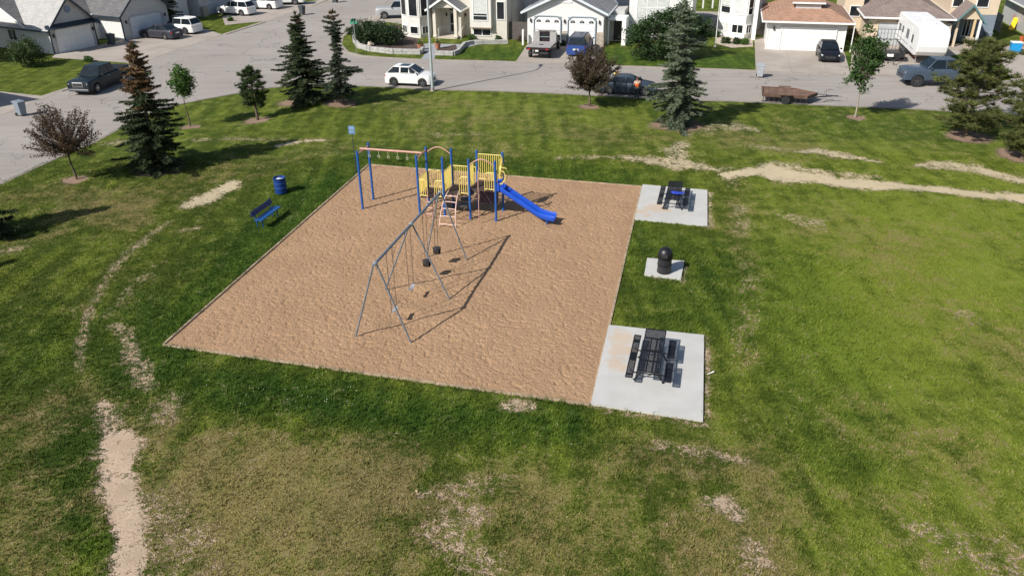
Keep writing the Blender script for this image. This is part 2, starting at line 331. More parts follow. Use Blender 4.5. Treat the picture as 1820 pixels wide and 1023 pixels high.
def masks(X, Y):
    out = {k: np.zeros(X.shape) for k in ('dirt', 'dry', 'lush', 'tone')}
    wob = vnoise(X, Y, 1.1, 3) * .5 + vnoise(X, Y, 3.1, 4) * .3 + vnoise(X, Y, .3, 6) * .2
    for kind, st, pts in STROKES:
        best = np.zeros(X.shape); q = [P(a, b) for a, b, _ in pts]
        for i in range(len(q) - 1):
            d, t = segd(X, Y, q[i], q[i + 1]); w = pts[i][2] * (1 - t) + pts[i + 1][2] * t
            e = np.clip(1.2 - (d / (w * (.35 + 1.3 * wob))) * .55, 0, 1); best = np.maximum(best, e * e * (3 - 2 * e))
        if kind == 'tone': out[kind] += st * best
        elif kind == 'dirt':
            out[kind] = np.maximum(out[kind], st * best); hb = np.zeros(X.shape)
            for i in range(len(q) - 1):
                d, t = segd(X, Y, q[i], q[i + 1]); w = (pts[i][2] * (1 - t) + pts[i + 1][2] * t) * 1.7 + .45; hb = np.maximum(hb, np.clip(1.1 - d / (w * (.4 + 1.2 * wob)), 0, 1))
            out['halo'] = np.maximum(out.get('halo', 0), hb * min(1, st) * .75)
        else: out[kind] = out[kind] + st * best - out[kind] * st * best
    for (x, y, r) in RINGS:
        q = P(x, y); d = np.hypot(X - q[0], Y - q[1]) / r / (.8 + .4 * wob); out['dirt'] = np.maximum(out['dirt'], 1.1 * np.clip((1.25 - d) * 1.8, 0, 1)); out['ring'] = np.maximum(out.get('ring', 0), np.clip((1.2 - d) * 3.5, 0, 1))
    hl = out.pop('halo'); out['dry'] = np.clip(np.maximum(out['dry'], hl), 0, 1); out['lush'] = out['lush'] * (1 - hl * .8)
    qx = X * _ca + Y * _sa; out['tone'] += .58 * np.clip((qx - 1.0) / 3.5, 0, 1) * (Y < 50) + -.35 * np.clip((-qx - 14) / 8, 0, 1) * (Y < 50)  # mown field lighter at right; left-right change of light also painted in
    out['dry'] = np.clip(out['dry'], 0, 1); out['lush'] = np.clip(out['lush'], 0, 1)
    return out
def ground_h(X, Y):
    d = np.minimum(sdist(X, Y, ROAD), sdist(X, Y, SAND))
    for p in PADS: d = np.minimum(d, sdist(X, Y, p))
    park = pip(X, Y, PARK) * 1.; far = np.clip((d - .3) / 4, 0, 1) * park
    h = far * ((vnoise(X, Y, .16, 11) - .5) * .5 + (vnoise(X, Y, .5, 12) - .5) * .16)
    h += np.clip((d - .2) / .8, 0, 1) * park * ((vnoise(X, Y, 1.7, 13) - .5) * .05 + (vnoise(X, Y, 4.3, 14) - .5) * .03)
    for c, r, a in (((9.6, 17.5), 2.2, .22), ((-1, 19), 3, -.08), ((-30, 44), 5, .4), ((-24, 28), 5, .35)):
        h += far * a * np.exp(-((X - c[0]) ** 2 + (Y - c[1]) ** 2) / r ** 2)
    ins = sdist(X, Y, SAND); h = np.where(ins < 0, np.maximum(ins, -.3) * .7, h)
    return h, d
def axis(lo, hi, step, far):
    a = list(np.arange(lo, hi, step)); s = step; x = hi
    while x < far: a.append(x); s *= 1.35; x += s
    a.append(far); s = step; x = lo - step; b = []
    while x > -far: b.append(x); s *= 1.35; x -= s
    b.append(-far); return np.array(b[::-1] + a)
def gcolor(nt, tc, rnd_attr=None):
    A = lambda n: N(nt, 'ShaderNodeAttribute', attribute_name=n).outputs['Fac']
    n0 = noise(nt, tc, .22, 4, .6); n1 = noise(nt, tc, 1.1, 5, .65); n2 = noise(nt, tc, 5.5, 4, .65); n3 = noise(nt, tc, 17, 3, .6); n4 = noise(nt, tc, 48, 2, .5)
    mp = N(nt, 'ShaderNodeMapping'); nt.links.new(tc, mp.inputs[0]); mp.inputs['Rotation'].default_value[2] = R(14.5); mp.inputs['Scale'].default_value = (1.6, .13, 1)
    st = noise(nt, mp.outputs[0], 1.0, 3, .5)
    ct = lambda x, w=.17: math_(nt, 'SUBTRACT', sstep(nt, x, .5 - w, .5 + w), .5)
    k1, k2, k3 = ct(n1, .2), ct(n2), ct(n3, .14)
    g = math_(nt, 'ADD', math_(nt, 'MULTIPLY', n1, .55), math_(nt, 'ADD', math_(nt, 'MULTIPLY', n2, .35), math_(nt, 'ADD', math_(nt, 'MULTIPLY', n3, .28), math_(nt, 'ADD', math_(nt, 'MULTIPLY', k3, .12), math_(nt, 'MULTIPLY', k1, .12)))))
    g = math_(nt, 'ADD', g, math_(nt, 'ADD', math_(nt, 'MULTIPLY', A('tone'), .22), math_(nt, 'MULTIPLY', math_(nt, 'SUBTRACT', st, .5), .7)))
    green = mix(nt, sstep(nt, g, .38, .92), (.052, .078, .008), (.175, .218, .026))
    lushc = mix(nt, sstep(nt, g, .38, .92), (.029, .067, .006), (.100, .158, .014))
    c = mix(nt, math_(nt, 'MULTIPLY', A('lush'), 1.0), green, lushc)
    dr = math_(nt, 'ADD', math_(nt, 'MULTIPLY', A('dry'), .62), math_(nt, 'ADD', math_(nt, 'MULTIPLY', math_(nt, 'SUBTRACT', n0, .5), .7), math_(nt, 'ADD', math_(nt, 'MULTIPLY', k1, .32), math_(nt, 'ADD', math_(nt, 'MULTIPLY', k2, .24), math_(nt, 'MULTIPLY', k3, .20)))))
    dr = math_(nt, 'SUBTRACT', dr, math_(nt, 'MULTIPLY', A('lush'), .22))
    straw = mix(nt, n3, (.15, .115, .04), (.34, .27, .12))
    c = mix(nt, math_(nt, 'MULTIPLY', sstep(nt, dr, .10, .66), .85), c, straw)
    di = math_(nt, 'ADD', A('dirt'), math_(nt, 'MULTIPLY', math_(nt, 'ADD', math_(nt, 'MULTIPLY', k1, .52), math_(nt, 'ADD', math_(nt, 'MULTIPLY', k2, .66), math_(nt, 'MULTIPLY', k3, .36))), math_(nt, 'SUBTRACT', 1., math_(nt, 'MULTIPLY', A('ring'), .6))))
    soil = mix(nt, sstep(nt, n3, .3, .7), (.41, .30, .215), (.52, .405, .30)); soil = mix(nt, math_(nt, 'MULTIPLY', sstep(nt, n1, .45, .65), .5), soil, (.36, .27, .18)); sxy = N(nt, 'ShaderNodeSeparateXYZ'); nt.links.new(tc, sxy.inputs[0]); soil = mix(nt, math_(nt, 'MULTIPLY', sstep(nt, sxy.outputs[1], 34., 40.), .75), soil, (.50, .425, .275))
    mulch = mix(nt, sstep(nt, n4, .35, .65), (.15, .09, .06), (.36, .26, .19))
    soil = mix(nt, A('ring'), soil, mulch)
    dm = sstep(nt, di, .30, .98); c = mix(nt, dm, c, soil)
    return c, n2, n3, n4, dm
gm, nt, p = nodes('grass_ground'); tc = N(nt, 'ShaderNodeTexCoord').outputs['Object']
c, n2, n3, n4, dm = gcolor(nt, tc); nt.links.new(c, p.inputs['Base Color']); p.inputs['Roughness'].default_value = .95; p.inputs['Specular IOR Level'].default_value = .15
hh = math_(nt, 'ADD', n3, math_(nt, 'ADD', math_(nt, 'MULTIPLY', n4, .5), n2)); hh = math_(nt, 'MULTIPLY', hh, math_(nt, 'SUBTRACT', 1., math_(nt, 'MULTIPLY', dm, .85))); bump(nt, hh, .8, .09, p)
xs = axis(-48, 48, .2, 900); ys = axis(9, 80, .2, 900)
GX, GY = np.meshgrid(xs, ys, indexing='ij'); gx, gy = GX.ravel(), GY.ravel()
gh, gd = ground_h(gx, gy); mk = masks(gx, gy)
def gridF(nx, ny):
    i, j = np.meshgrid(np.arange(nx - 1), np.arange(ny - 1), indexing='ij'); a = (i * ny + j).ravel(); return np.stack([a, a + ny, a + ny + 1, a + 1], 1)
ground = npmesh('ground', np.stack([gx, gy, gh], 1), gridF(len(xs), len(ys)), gm, attrs=mk, smooth=True); tag(ground, kind='structure')

# grass blades over the near ground
def tufts(name, n, box, hmin, hmax, seed):
    rs = np.random.RandomState(seed); X = rs.uniform(box[0], box[1], n); Y = box[2] + (box[3] - box[2]) * rs.rand(n) ** 1.15
    keep = np.abs(X) < Y * .72 + 2.5; X, Y = X[keep], Y[keep]
    h, d = ground_h(X, Y); m = masks(X, Y)
    keep = (d > .0) & (rs.rand(len(X)) < np.clip(1.25 - m['dirt'] * 1.3, .02, 1)) & (m['ring'] < .5)
    X, Y, h, d = X[keep], Y[keep], h[keep], d[keep]; m = {k: v[keep] for k, v in m.items()}
    ht = rs.uniform(hmin, hmax, len(X)) * (.6 + .8 * m['lush'] + .5 * vnoise(X, Y, .9, 31)) * np.where(d < .22, 1.5, 1); nb = 4; V = []; K = len(X)
    for b in range(nb):
        a = rs.uniform(0, 2 * np.pi, K); w = rs.uniform(.008, .016, K); l = ht * rs.uniform(.7, 1.2, K); ln = l * rs.uniform(.25, .9, K)
        ox, oy = rs.normal(0, .025, K), rs.normal(0, .025, K); ca, sa = np.cos(a), np.sin(a)
        V.append(np.stack([np.stack([X + ox - sa * w, Y + oy + ca * w, h], 1), np.stack([X + ox + sa * w, Y + oy - ca * w, h], 1), np.stack([X + ox + ca * ln, Y + oy + sa * ln, h + l], 1)], 1))
    V = np.concatenate(V, 0).reshape(-1, 3); F = np.arange(len(V)).reshape(-1, 3)
    at = {k: np.repeat(np.tile(v, nb), 3) for k, v in m.items()}
    return npmesh(name, V, F, bm_, attrs=at)
bm_, nt, p = nodes('grass_blades'); tc = N(nt, 'ShaderNodeTexCoord').outputs['Object']
c, *_x = gcolor(nt, tc)
c = mix(nt, 1.0, c, (1.35, 1.35, 1.25), 'MULTIPLY'); nt.links.new(c, p.inputs['Base Color']); p.inputs['Roughness'].default_value = .7; p.inputs['Specular IOR Level'].default_value = .25
t = N(nt, 'ShaderNodeBsdfTranslucent'); nt.links.new(c, t.inputs[0]); mx = N(nt, 'ShaderNodeMixShader'); mx.inputs[0].default_value = .3
nt.links.new(p.outputs[0], mx.inputs[1]); nt.links.new(t.outputs[0], mx.inputs[2]); nt.links.new(mx.outputs[0], nt.nodes['Material Output'].inputs[0])
tag(tufts('grass', 230000, (-34, 34, 12, 48), .035, .085, 41), 'short mown grass growing over the park around the sand and the concrete pads', 'grass', kind='stuff')

tag(tufts('weeds', 26000, (-26, 20, 12, 34), .07, .15, 43), 'taller clumps of weeds and clover scattered through the nearer lawn', 'weeds', kind='stuff')
FV, FT = [], []; rs_ = np.random.RandomState(9)
for (x0, x1, y0, y1, n_) in ((420, 640, 690, 730, 45), (150, 420, 560, 700, 20), (100, 330, 700, 1000, 20), (600, 1300, 760, 1000, 30)):
    for _ in range(n_):
        fx, fy = P(rs_.uniform(x0, x1), rs_.uniform(y0, y1)); fz = rs_.uniform(.07, .13); s_ = rs_.uniform(.008, .016); k = len(FV)
        FV += [(fx - s_, fy - s_, fz), (fx + s_, fy - s_, fz + .006), (fx + s_, fy + s_, fz), (fx - s_, fy + s_, fz + .006)]; FT.append([k, k + 1, k + 2, k + 3])
tag(npmesh('clover_flowers', np.array(FV), np.array(FT), pm('petal_white', (.62, .62, .50), .8, .15, 9)), 'tiny pale clover and dandelion heads dotted over the near grass', 'flowers', kind='stuff')

# sand: a dimpled sheet
sm, nt, p = nodes('sand'); tc = N(nt, 'ShaderNodeTexCoord').outputs['Object']
a1 = noise(nt, tc, .5, 3); a2 = noise(nt, tc, 11, 2, .45); a3 = noise(nt, tc, 60, 2)
c = mix(nt, sstep(nt, a1, .3, .7), (.315, .195, .115), (.36, .227, .136)); c = mix(nt, math_(nt, 'MULTIPLY', sstep(nt, noise(nt, tc, 2.2, 4), .5, .8), .3), c, (.31, .19, .108)); c = mix(nt, math_(nt, 'MULTIPLY', a3, .3), c, (.47, .32, .195))
nt.links.new(c, p.inputs['Base Color']); p.inputs['Roughness'].default_value = .95; p.inputs['Specular IOR Level'].default_value = .1
bump(nt, math_(nt, 'ADD', math_(nt, 'MULTIPLY', sstep(nt, a2, .36, .52), .5), math_(nt, 'MULTIPLY', a3, .3)), .6, .05, p)
nu, nv = 460, 580; A, B, C_, D = [np.array(q) for q in SAND]     # A near left, B far left, C far right, D near right
iu, iv = np.meshgrid(np.linspace(0, 1, nu), np.linspace(0, 1, nv), indexing='ij')
SX = ((A[0] * (1 - iu) + D[0] * iu) * (1 - iv) + (B[0] * (1 - iu) + C_[0] * iu) * iv).ravel(); SY = ((A[1] * (1 - iu) + D[1] * iu) * (1 - iv) + (B[1] * (1 - iu) + C_[1] * iu) * iv).ravel()
z = (vnoise(SX, SY, .25, 21) - .5) * .04 + (vnoise(SX, SY, .9, 22) - .5) * .02
dm = vnoise(SX, SY, 7.2, 23); dm2 = vnoise(SX + 5, SY * 1.1, 9.8, 24); z += -.028 * np.clip((dm - .62) * 3.6, 0, 1) - .020 * np.clip((dm2 - .60) * 3.4, 0, 1) + .02
for (hu, hv) in ((-11.4, 25.8), (-11.4, 27.7), (-11.4, 29.7), (-11.4, 31.0), (-6.9, 36.8), (-12.4, 35.2)):
    hq = W(hu, hv); rr_ = (SX - hq[0]) ** 2 + (SY - hq[1]) ** 2; z -= .05 * np.exp(-rr_ / .35); z += .015 * np.exp(-(np.sqrt(rr_) - 1.0) ** 2 / .06)
edge = np.minimum(np.minimum(iu, 1 - iu) * 16, np.minimum(iv, 1 - iv) * 21).ravel(); z = z * np.clip(edge / .4, 0, 1) + .0
tag(npmesh('sand', np.stack([SX, SY, z], 1), gridF(nu, nv), sm, smooth=True), kind='structure')

# road, kerbs, driveways
def sheet(name, poly, z, mat, thick=0.02):
    from mathutils.geometry import tessellate_polygon
    t = tessellate_polygon([[Vector((x, y, 0)) for x, y in poly]])
    o = MB(); o.add([(x, y, z) for x, y in poly], [list(f) for f in t]); return tag(o.build(name, mat), kind='structure')
rm, nt, p = nodes('road_surface'); tc = N(nt, 'ShaderNodeTexCoord').outputs['Object']
b0 = noise(nt, tc, .12, 4); b1 = noise(nt, tc, .9, 5, .7); b2 = noise(nt, tc, 30, 3)
mp = N(nt, 'ShaderNodeMapping'); nt.links.new(tc, mp.inputs[0]); mp.inputs['Rotation'].default_value[2] = R(14.5); mp.inputs['Scale'].default_value = (.12, 1.5, 1); b3 = noise(nt, mp.outputs[0], 1, 4, .6)
c = mix(nt, sstep(nt, b0, .3, .7), (.29, .258, .23), (.35, .315, .285)); c = mix(nt, math_(nt, 'MULTIPLY', sstep(nt, b3, .45, .7), .35), c, (.185, .165, .15)); c = mix(nt, math_(nt, 'MULTIPLY', b2, .25), c, (.33, .30, .275))
c = mix(nt, math_(nt, 'MULTIPLY', sstep(nt, b1, .6, .75), .3), c, (.165, .15, .14))
vr = N(nt, 'ShaderNodeTexVoronoi', feature='DISTANCE_TO_EDGE'); vr.inputs['Scale'].default_value = .13; wv = N(nt, 'ShaderNodeVectorMath', operation='MULTIPLY_ADD')
nc = N(nt, 'ShaderNodeTexNoise'); nc.inputs['Scale'].default_value = .5; nt.links.new(tc, nc.inputs['Vector']); nt.links.new(nc.outputs['Color'], wv.inputs[0]); wv.inputs[1].default_value = (5, 5, 0); nt.links.new(tc, wv.inputs[2]); nt.links.new(wv.outputs[0], vr.inputs['Vector'])
c = mix(nt, math_(nt, 'MULTIPLY', math_(nt, 'LESS_THAN', vr.outputs['Distance'], .006), .55), c, (.12, .11, .11))
nt.links.new(c, p.inputs['Base Color']); p.inputs['Roughness'].default_value = .9; bump(nt, b2, .4, .01, p)
sheet('road', ROAD, .012, rm)
cm, nt, p = nodes('driveway_concrete'); tc = N(nt, 'ShaderNodeTexCoord').outputs['Object']
b0 = noise(nt, tc, .4, 4); b2 = noise(nt, tc, 20, 3); c = mix(nt, sstep(nt, b0, .3, .7), (.33, .285, .245), (.42, .37, .325)); c = mix(nt, math_(nt, 'MULTIPLY', b2, .3), c, (.27, .235, .2))
rt = N(nt, 'ShaderNodeVectorRotate'); rt.rotation_type = 'Z_AXIS'; rt.inputs['Angle'].default_value = R(14.5); nt.links.new(tc, rt.inputs[0]); bk = N(nt, 'ShaderNodeTexBrick'); bk.offset = 0; bk.inputs['Scale'].default_value = 1; bk.inputs['Brick Width'].default_value = 3; bk.inputs['Row Height'].default_value = 3; bk.inputs['Mortar Size'].default_value = .025
nt.links.new(rt.outputs[0], bk.inputs['Vector']); c = mix(nt, math_(nt, 'MULTIPLY', bk.outputs['Fac'], .5), c, (.2, .18, .16)); nt.links.new(c, p.inputs['Base Color']); p.inputs['Roughness'].default_value = .9
pv = pm('grey_pavers', (.30, .31, .33), .9, .2, 4)
for i, d in enumerate(DRIVES): sheet('driveway' if i not in (8, 9) else 'path', d, .020 + .001 * i, pv if i == 8 else cm)
sheet('parking_patch', pp((1232, 26), (1266, 30), (1245, 52), (1208, 47)), .034, pm('dark_asphalt', (.11, .11, .12), .9, .2, 2))
km = pm('kerb_concrete', (.32, .28, .24), .9, .15, 2, bmp=.4)
def ribbon(name, pts, w, z0, z1, mat, side=0):
    q = [Vector((*P(a, b), 0)) for a, b in pts]; Lf = []; Rt = []
    for i, a in enumerate(q):
        d = (q[min(i + 1, len(q) - 1)] - q[max(i - 1, 0)]).normalized(); n = Vector((-d.y, d.x, 0)); Lf.append(a + n * (w * side)); Rt.append(a + n * (w * side - w))
    rings = [[(l.x, l.y, z0), (l.x, l.y, z1), (r_.x, r_.y, z1), (r_.x, r_.y, z0)] for l, r_ in zip(Lf, Rt)]
    o = MB(); o.loft(rings); return tag(o.build(name, mat), kind='structure')
ribbon('gutter', N_EDGE[:-1], .45, -.1, .016, km, 0); ribbon('gutter', W_EDGE[1:-1], .6, -.1, .0165, km, 0); ribbon('gutter', S_EDGE[1:-1], .3, -.1, .0155, pm('gutter_dust', (.24, .21, .18), .9, .2, 2), 0)
for seg in ([(1556, 136)] + [(1500, 134), (1344, 127)][:0] + N_EDGE[5:8], N_EDGE[8:17], [(471, 40), (400, 62)], [(235, 119), (122, 159), (108, 163)]):
    if len(seg) > 1: ribbon('kerb', seg, .14, -.1, .07, km, 1)
# concrete pads
pc, nt, p = nodes('pad_concrete'); tc = N(nt, 'ShaderNodeTexCoord').outputs['Object']; at = N(nt, 'ShaderNodeAttribute', attribute_name='sandy').outputs['Fac']
b0 = noise(nt, tc, .8, 4); b2 = noise(nt, tc, 3.5, 5, .65); b3 = noise(nt, tc, 40, 2); c = mix(nt, sstep(nt, b0, .3, .7), (.455, .45, .43), (.52, .515, .495)); c = mix(nt, math_(nt, 'MULTIPLY', b3, .2), c, (.34, .33, .31))
c = mix(nt, math_(nt, 'MULTIPLY', sstep(nt, math_(nt, 'ADD', at, math_(nt, 'MULTIPLY', math_(nt, 'SUBTRACT', b2, .5), 1.3)), .45, .8), .65), c, (.50, .37, .25)); nt.links.new(c, p.inputs['Base Color']); p.inputs['Roughness'].default_value = .85
for poly, spots in zip(PADS, ([(1105, 602, .7), (1095, 650, .6), (1115, 625, .5), (1100, 625, .6)], [(1165, 372, .8), (1140, 378, .5), (1180, 375, .5), (1150, 385, .3)], [])):
    n = 40; q = [np.array(a) for a in poly]; iu, iv = np.meshgrid(np.linspace(0, 1, n), np.linspace(0, 1, n), indexing='ij')
    X = (((q[3][0] * (1 - iu) + q[2][0] * iu)) * (1 - iv) + (q[0][0] * (1 - iu) + q[1][0] * iu) * iv).ravel(); Y = (((q[3][1] * (1 - iu) + q[2][1] * iu)) * (1 - iv) + (q[0][1] * (1 - iu) + q[1][1] * iu) * iv).ravel()
    s = np.zeros(X.shape)
    for (a, b, r) in spots:
        w = P(a, b); s = np.maximum(s, np.clip(1.1 - np.hypot(X - w[0], Y - w[1]) / r * .7, 0, 1))
    e = iu.ravel(); s = np.maximum(s, np.clip(.5 - e * 6, 0, 1) * (1 if spots else 0))
    top = np.stack([X, Y, np.full(X.shape, .085)], 1); F = gridF(n, n); ring = [0 * n + j for j in range(n)] + [i * n + n - 1 for i in range(1, n)] + [(n - 1) * n + j for j in range(n - 2, -1, -1)] + [i * n for i in range(n - 2, 0, -1)]
    low = top[ring].copy(); low[:, 2] = -.25; k = len(top); m_ = len(ring); F2 = np.array([[ring[i], ring[(i + 1) % m_], k + (i + 1) % m_, k + i] for i in range(m_)])
    tag(npmesh('concrete_pad', np.concatenate([top, low]), np.concatenate([F, F2]), pc, attrs={'sandy': np.concatenate([s, np.zeros(m_)])}), kind='structure')
# timber edging round the sand
wd = pm('weathered_timber', (.36, .27, .18), .85, .3, 3, bmp=.5)
e = thing('sand_edging', 'low weathered timber edging running around the playground sand', 'edging', (*SAND[0], 0), 0)
for i in range(4):
    a, b = Vector(SAND[i]), Vector(SAND[(i + 1) % 4]); d = (b - a); L_ = d.length; d.normalize(); k = 7 if i % 2 == 0 else 6
    for j in range(k):
        s0, s1 = a + d * (L_ * j / k + .01), a + d * (L_ * (j + 1) / k - .01); c_ = (s0 + s1) / 2 - Vector(SAND[0]); o = MB()
        o.cbox((c_.x, c_.y, -.03 + .012 * rnd.random()), ((s1 - s0).length, .1, .16), rz=math.degrees(math.atan2(d.y, d.x))); o.build('plank', wd, e, bevel=.008)

# ---------------------------------------------------------------- playground
BLUE = paint('blue_post_paint', (.02, .10, .36), .1); GALV = pm('galvanised_steel', (.36, .38, .40), .45, .15, 8, metal=.5)
YEL = pm('yellow_enamel', (.80, .64, .17), .45, .08, 6); SALM = pm('salmon_enamel', (.50, .27, .22), .5, .1, 6); SLIDE = pm('blue_plastic', (.012, .075, .48), .32, .1, 3)
DECK = pm('brown_deck', (.055, .035, .032), .7, .2, 10); CHAIN = pm('chain_steel', (.20, .15, .125), .5, .2, 30, metal=.4)
ps = thing('play_structure', 'yellow and blue play structure with decks, railings, ladder and slide on the sand', 'play structure', W(-14.3, 36.4), ANG)
PU = [0, 1.37, 2.74, 4.1]; PVb = 1.42
def post(x, y, h, par, m=BLUE, r=.062):
    o = MB(); o.tube([(x, y, -.1), (x, y, h)], r, 12); o.lathe([(r + .006, h - .01), (r + .006, h + .03), (r * .5, h + .06), (.01, h + .065)], 12, (x, y, 0)); o.lathe([(r + .02, .0), (r + .02, .05), (r, .06)], 12, (x, y, 0)); return o.build('post', m, par, 40)
for i, x in enumerate(PU):
    post(x, 0, 3.12, ps); post(x, PVb, 3.12, ps)
for x in (-3.2,):
    post(x, 0, 3.12, ps); post(x, PVb, 3.12, ps)
def deck(x0, x1, z, y0=.05, y1=PVb - .05):
    o = MB(); o.box(x0, x1, y0, y1, z - .07, z)
    for k in range(5): o.box(x0 + .05 + k * (x1 - x0 - .14) / 4, x0 + .09 + k * (x1 - x0 - .14) / 4, y0 + .04, y1 - .04, z, z + .012)
    o.build('deck', DECK, ps, bevel=.01)
deck(.06, 1.31, .98); deck(1.43, 2.68, 1.27); deck(2.80, 4.04, 1.6)
o = MB(); o.box(2.9, 3.9, 1.2, 1.25, .45, 1.5); o.build('panel', pm('plum_panel', (.05, .03, .06), .6, .1, 5), ps)
o = MB(); o.box(1.43, 1.47, .1, PVb - .1, .98, 1.2); o.build('riser', DECK, ps); o = MB(); o.box(2.70, 2.74, .1, PVb - .1, 1.27, 1.53); o.build('riser', DECK, ps)
def rail(a, b, z0, z1, arch=None, gap=.11, parent=ps, bars=True):
    """railing of upright bars between a and b (x, y); arch rounds off the top at end 0 or 1"""
    a = Vector((*a, 0)); b = Vector((*b, 0)); d = b - a; L_ = d.length; d.normalize(); n = max(2, round(L_ / gap)); o = MB(); r = .017
    top = lambda s: z1 - (0 if arch is None else (.14 * max(0, 1 - (s if arch == 0 else L_ - s) / .16) ** 2))
    o.tube([(a + d * s_ + Vector((0, 0, top(s_)))) for s_ in [L_ * i / 10 for i in range(11)]], r * 1.2, 6)
    o.tube([a + Vector((0, 0, z0)), b + Vector((0, 0, z0))], r * 1.2, 6)
    for i in range(n + 1):
        q = a + d * (L_ * i / n); o.tube([q + Vector((0, 0, z0 - (.1 if i in (0, n) else 0))), q + Vector((0, 0, top(L_ * i / n)))], r, 6)
    return o.build('railing', YEL, parent, 40)
f_, b_ = -.0, PVb
rail((.08, f_), (.48, f_), 1.06, 1.92, 1); rail((.89, f_), (1.29, f_), 1.06, 1.92, 0)
rail((-.0, .1), (.0, PVb - .1), 1.06, 1.9)
rail((.08, b_), (.45, b_), 1.06, 1.95, 1); rail((.45, b_), (.9, b_), 1.06, 1.95, 0)
rail((1.37, .12), (1.37, PVb - .12), 1.3, 2.35)
rail((1.45, b_), (2.66, b_), 1.36, 2.28); rail((2.22, f_), (2.66, f_), 1.36, 2.22, 0)
rail((2.74, .12), (2.74, .75), 1.68, 2.75); rail((2.82, b_), (4.02, b_), 1.68, 3.0)
rail((3.55, f_), (4.02, f_), 1.68, 2.55, 0); rail((4.1, .95), (4.1, PVb - .06), 1.68, 2.95)
o = MB(); 
for yy in (.12, .62):
    o.tube([(4.12, yy, 1.7), (4.3, yy, 1.9), (4.52, yy, 2.1), (4.6, yy, 2.4), (4.5, yy, 2.62), (4.12, yy, 2.66)], .022, 6); o.tube([(4.15, yy, 2.0), (4.15, yy, 2.66)], .02, 6)
o.build('grab_rail', YEL, ps, 40)
o = MB(); o.lathe([(.30, -.03), (.34, -.03), (.34, .03), (.30, .03)], 18, (4.14, 1.1, 2.35), 'x'); o.lathe([(.01, -.02), (.09, -.02), (.09, .02), (.01, .02)], 10, (4.14, 1.1, 2.35), 'x')
for k in range(4): o.tube([(4.14, 1.1, 2.35), (4.14, 1.1 + .3 * math.cos(k * 1.57 + .4), 2.35 + .3 * math.sin(k * 1.57 + .4))], .015, 5)
o.build('wheel_panel', YEL, ps)
for (x0, x1, y) in ((0, 1.37, PVb), (2.74, 4.1, 0)):
    o = MB(); o.tube([(x0 + (x1 - x0) * t, y, 2.85 + .36 * math.sin(math.pi * t)) for t in [i / 12 for i in range(13)]], .03, 8); o.build('arch', SALM, ps, 60)
# overhead beam with rings
o = MB(); o.tube([(-3.35, PVb / 2, 3.08), (.05, PVb / 2, 3.08)], .055, 10); o.tube([(-3.2, -.02, 3.0), (-3.2, PVb + .02, 3.0)], .04, 8); o.tube([(0, -.02, 3.0), (0, PVb + .02, 3.0)], .04, 8); o.build('overhead_beam', SALM, ps, 40)
for k in range(6):
    x = -2.85 + k * .52; o = MB(); o.tube([(x, PVb / 2, 3.04), (x, PVb / 2, 2.78)], .01, 5)
    o.tube([(x + .065 * math.cos(t), PVb / 2, 2.72 + .065 * math.sin(t)) for t in [i * math.pi / 5 for i in range(11)]], .014, 6, cap=False); o.build('hanging_ring', pm('pale_ring', (.50, .50, .34), .5, .1, 6), ps, 60)
# steps at the first deck, curved ladder at the bridge, pole, loop rungs
o = MB()
for x in (.5, .87): o.tube([(x, -.55, -.05), (x, -.45, .3), (x, -.05, 1.0), (x, -.02, 1.3)], .022, 6)
for k in range(3): o.tube([(.5, -.48 + .14 * k, .28 + .27 * k), (.87, -.48 + .14 * k, .28 + .27 * k)], .03, 6)
o.build('ladder', SALM, ps, 40)
o = MB(); cur = lambda t: (-.02 - 1.25 * math.sin(t * 1.45), 1.45 * (1 - t ** 1.7))
for s_ in (-1, 1): o.tube([(1.92 + s_ * (.27 + .16 * t), cur(t)[0], cur(t)[1]) for t in [i / 10 for i in range(11)]], .024, 7)
for k in range(1, 6):
    t = k / 5.6 + .06; w = .27 + .16 * t; o.tube([(1.92 - w, cur(t)[0], cur(t)[1]), (1.92, cur(t)[0] - .03, cur(t)[1] + .03), (1.92 + w, cur(t)[0], cur(t)[1])], .022, 6)
o.build('arch_ladder', pm('pale_salmon_enamel', (.68, .47, .40), .5, .1, 6), ps, 40)
o = MB(); o.tube([(3.35, -.5, -.05), (3.35, -.5, 2.6), (3.35, -.4, 2.75), (3.35, 0, 2.8)], .022, 7); o.build('sliding_pole', SALM, ps, 40)
o = MB()
for k in range(3): o.lathe([(.26, -.02), (.3, -.02), (.3, .02), (.26, .02)], 16, (2.1 + k * .12, .9 + .1 * k, .35 + .3 * k)); 
o.build('climbing_loops', pm('dark_steel', (.07, .06, .06), .5, .2, 9), ps, 40)
# slide
SX0, SX1 = 4.16, 7.10; prof = []
for i in range(25):
    t = i / 24; x = SX0 + (SX1 - SX0) * t
    zz = 1.6 if t < .07 else (1.6 - (t - .07) / .72 * 1.28 if t < .72 else None)
    if t >= .72: q = (t - .72) / .28; z72 = 1.6 - .65 / .72 * 1.28; zz = z72 - (z72 - .30) * (1 - (1 - q) ** 2)
    prof.append((x, zz))
rings = []
for x, zz in prof:
    w = .27; hh_ = .2; y = .36 + (x - SX0) * -.03
    rings.append([(x, y + a, zz + b) for a, b in ((-w - .05, .0), (-w - .05, hh_), (-w - .02, hh_ + .03), (-w + .02, hh_), (-w + .04, .05), (-w + .12, .0), (w - .12, .0), (w - .04, .05), (w - .02, hh_), (w + .02, hh_ + .03), (w + .05, hh_), (w + .05, 0), (w, -.07), (-w, -.07))])
sl_ = MB().loft(rings).build('slide', SLIDE, ps, 50)
o = MB(); o.box(4.04, 4.3, -.02, .1, 1.6, 2.02); o.box(4.04, 4.3, .62, .74, 1.6, 2.02); o.build('hood', SLIDE, sl_, bevel=.03)
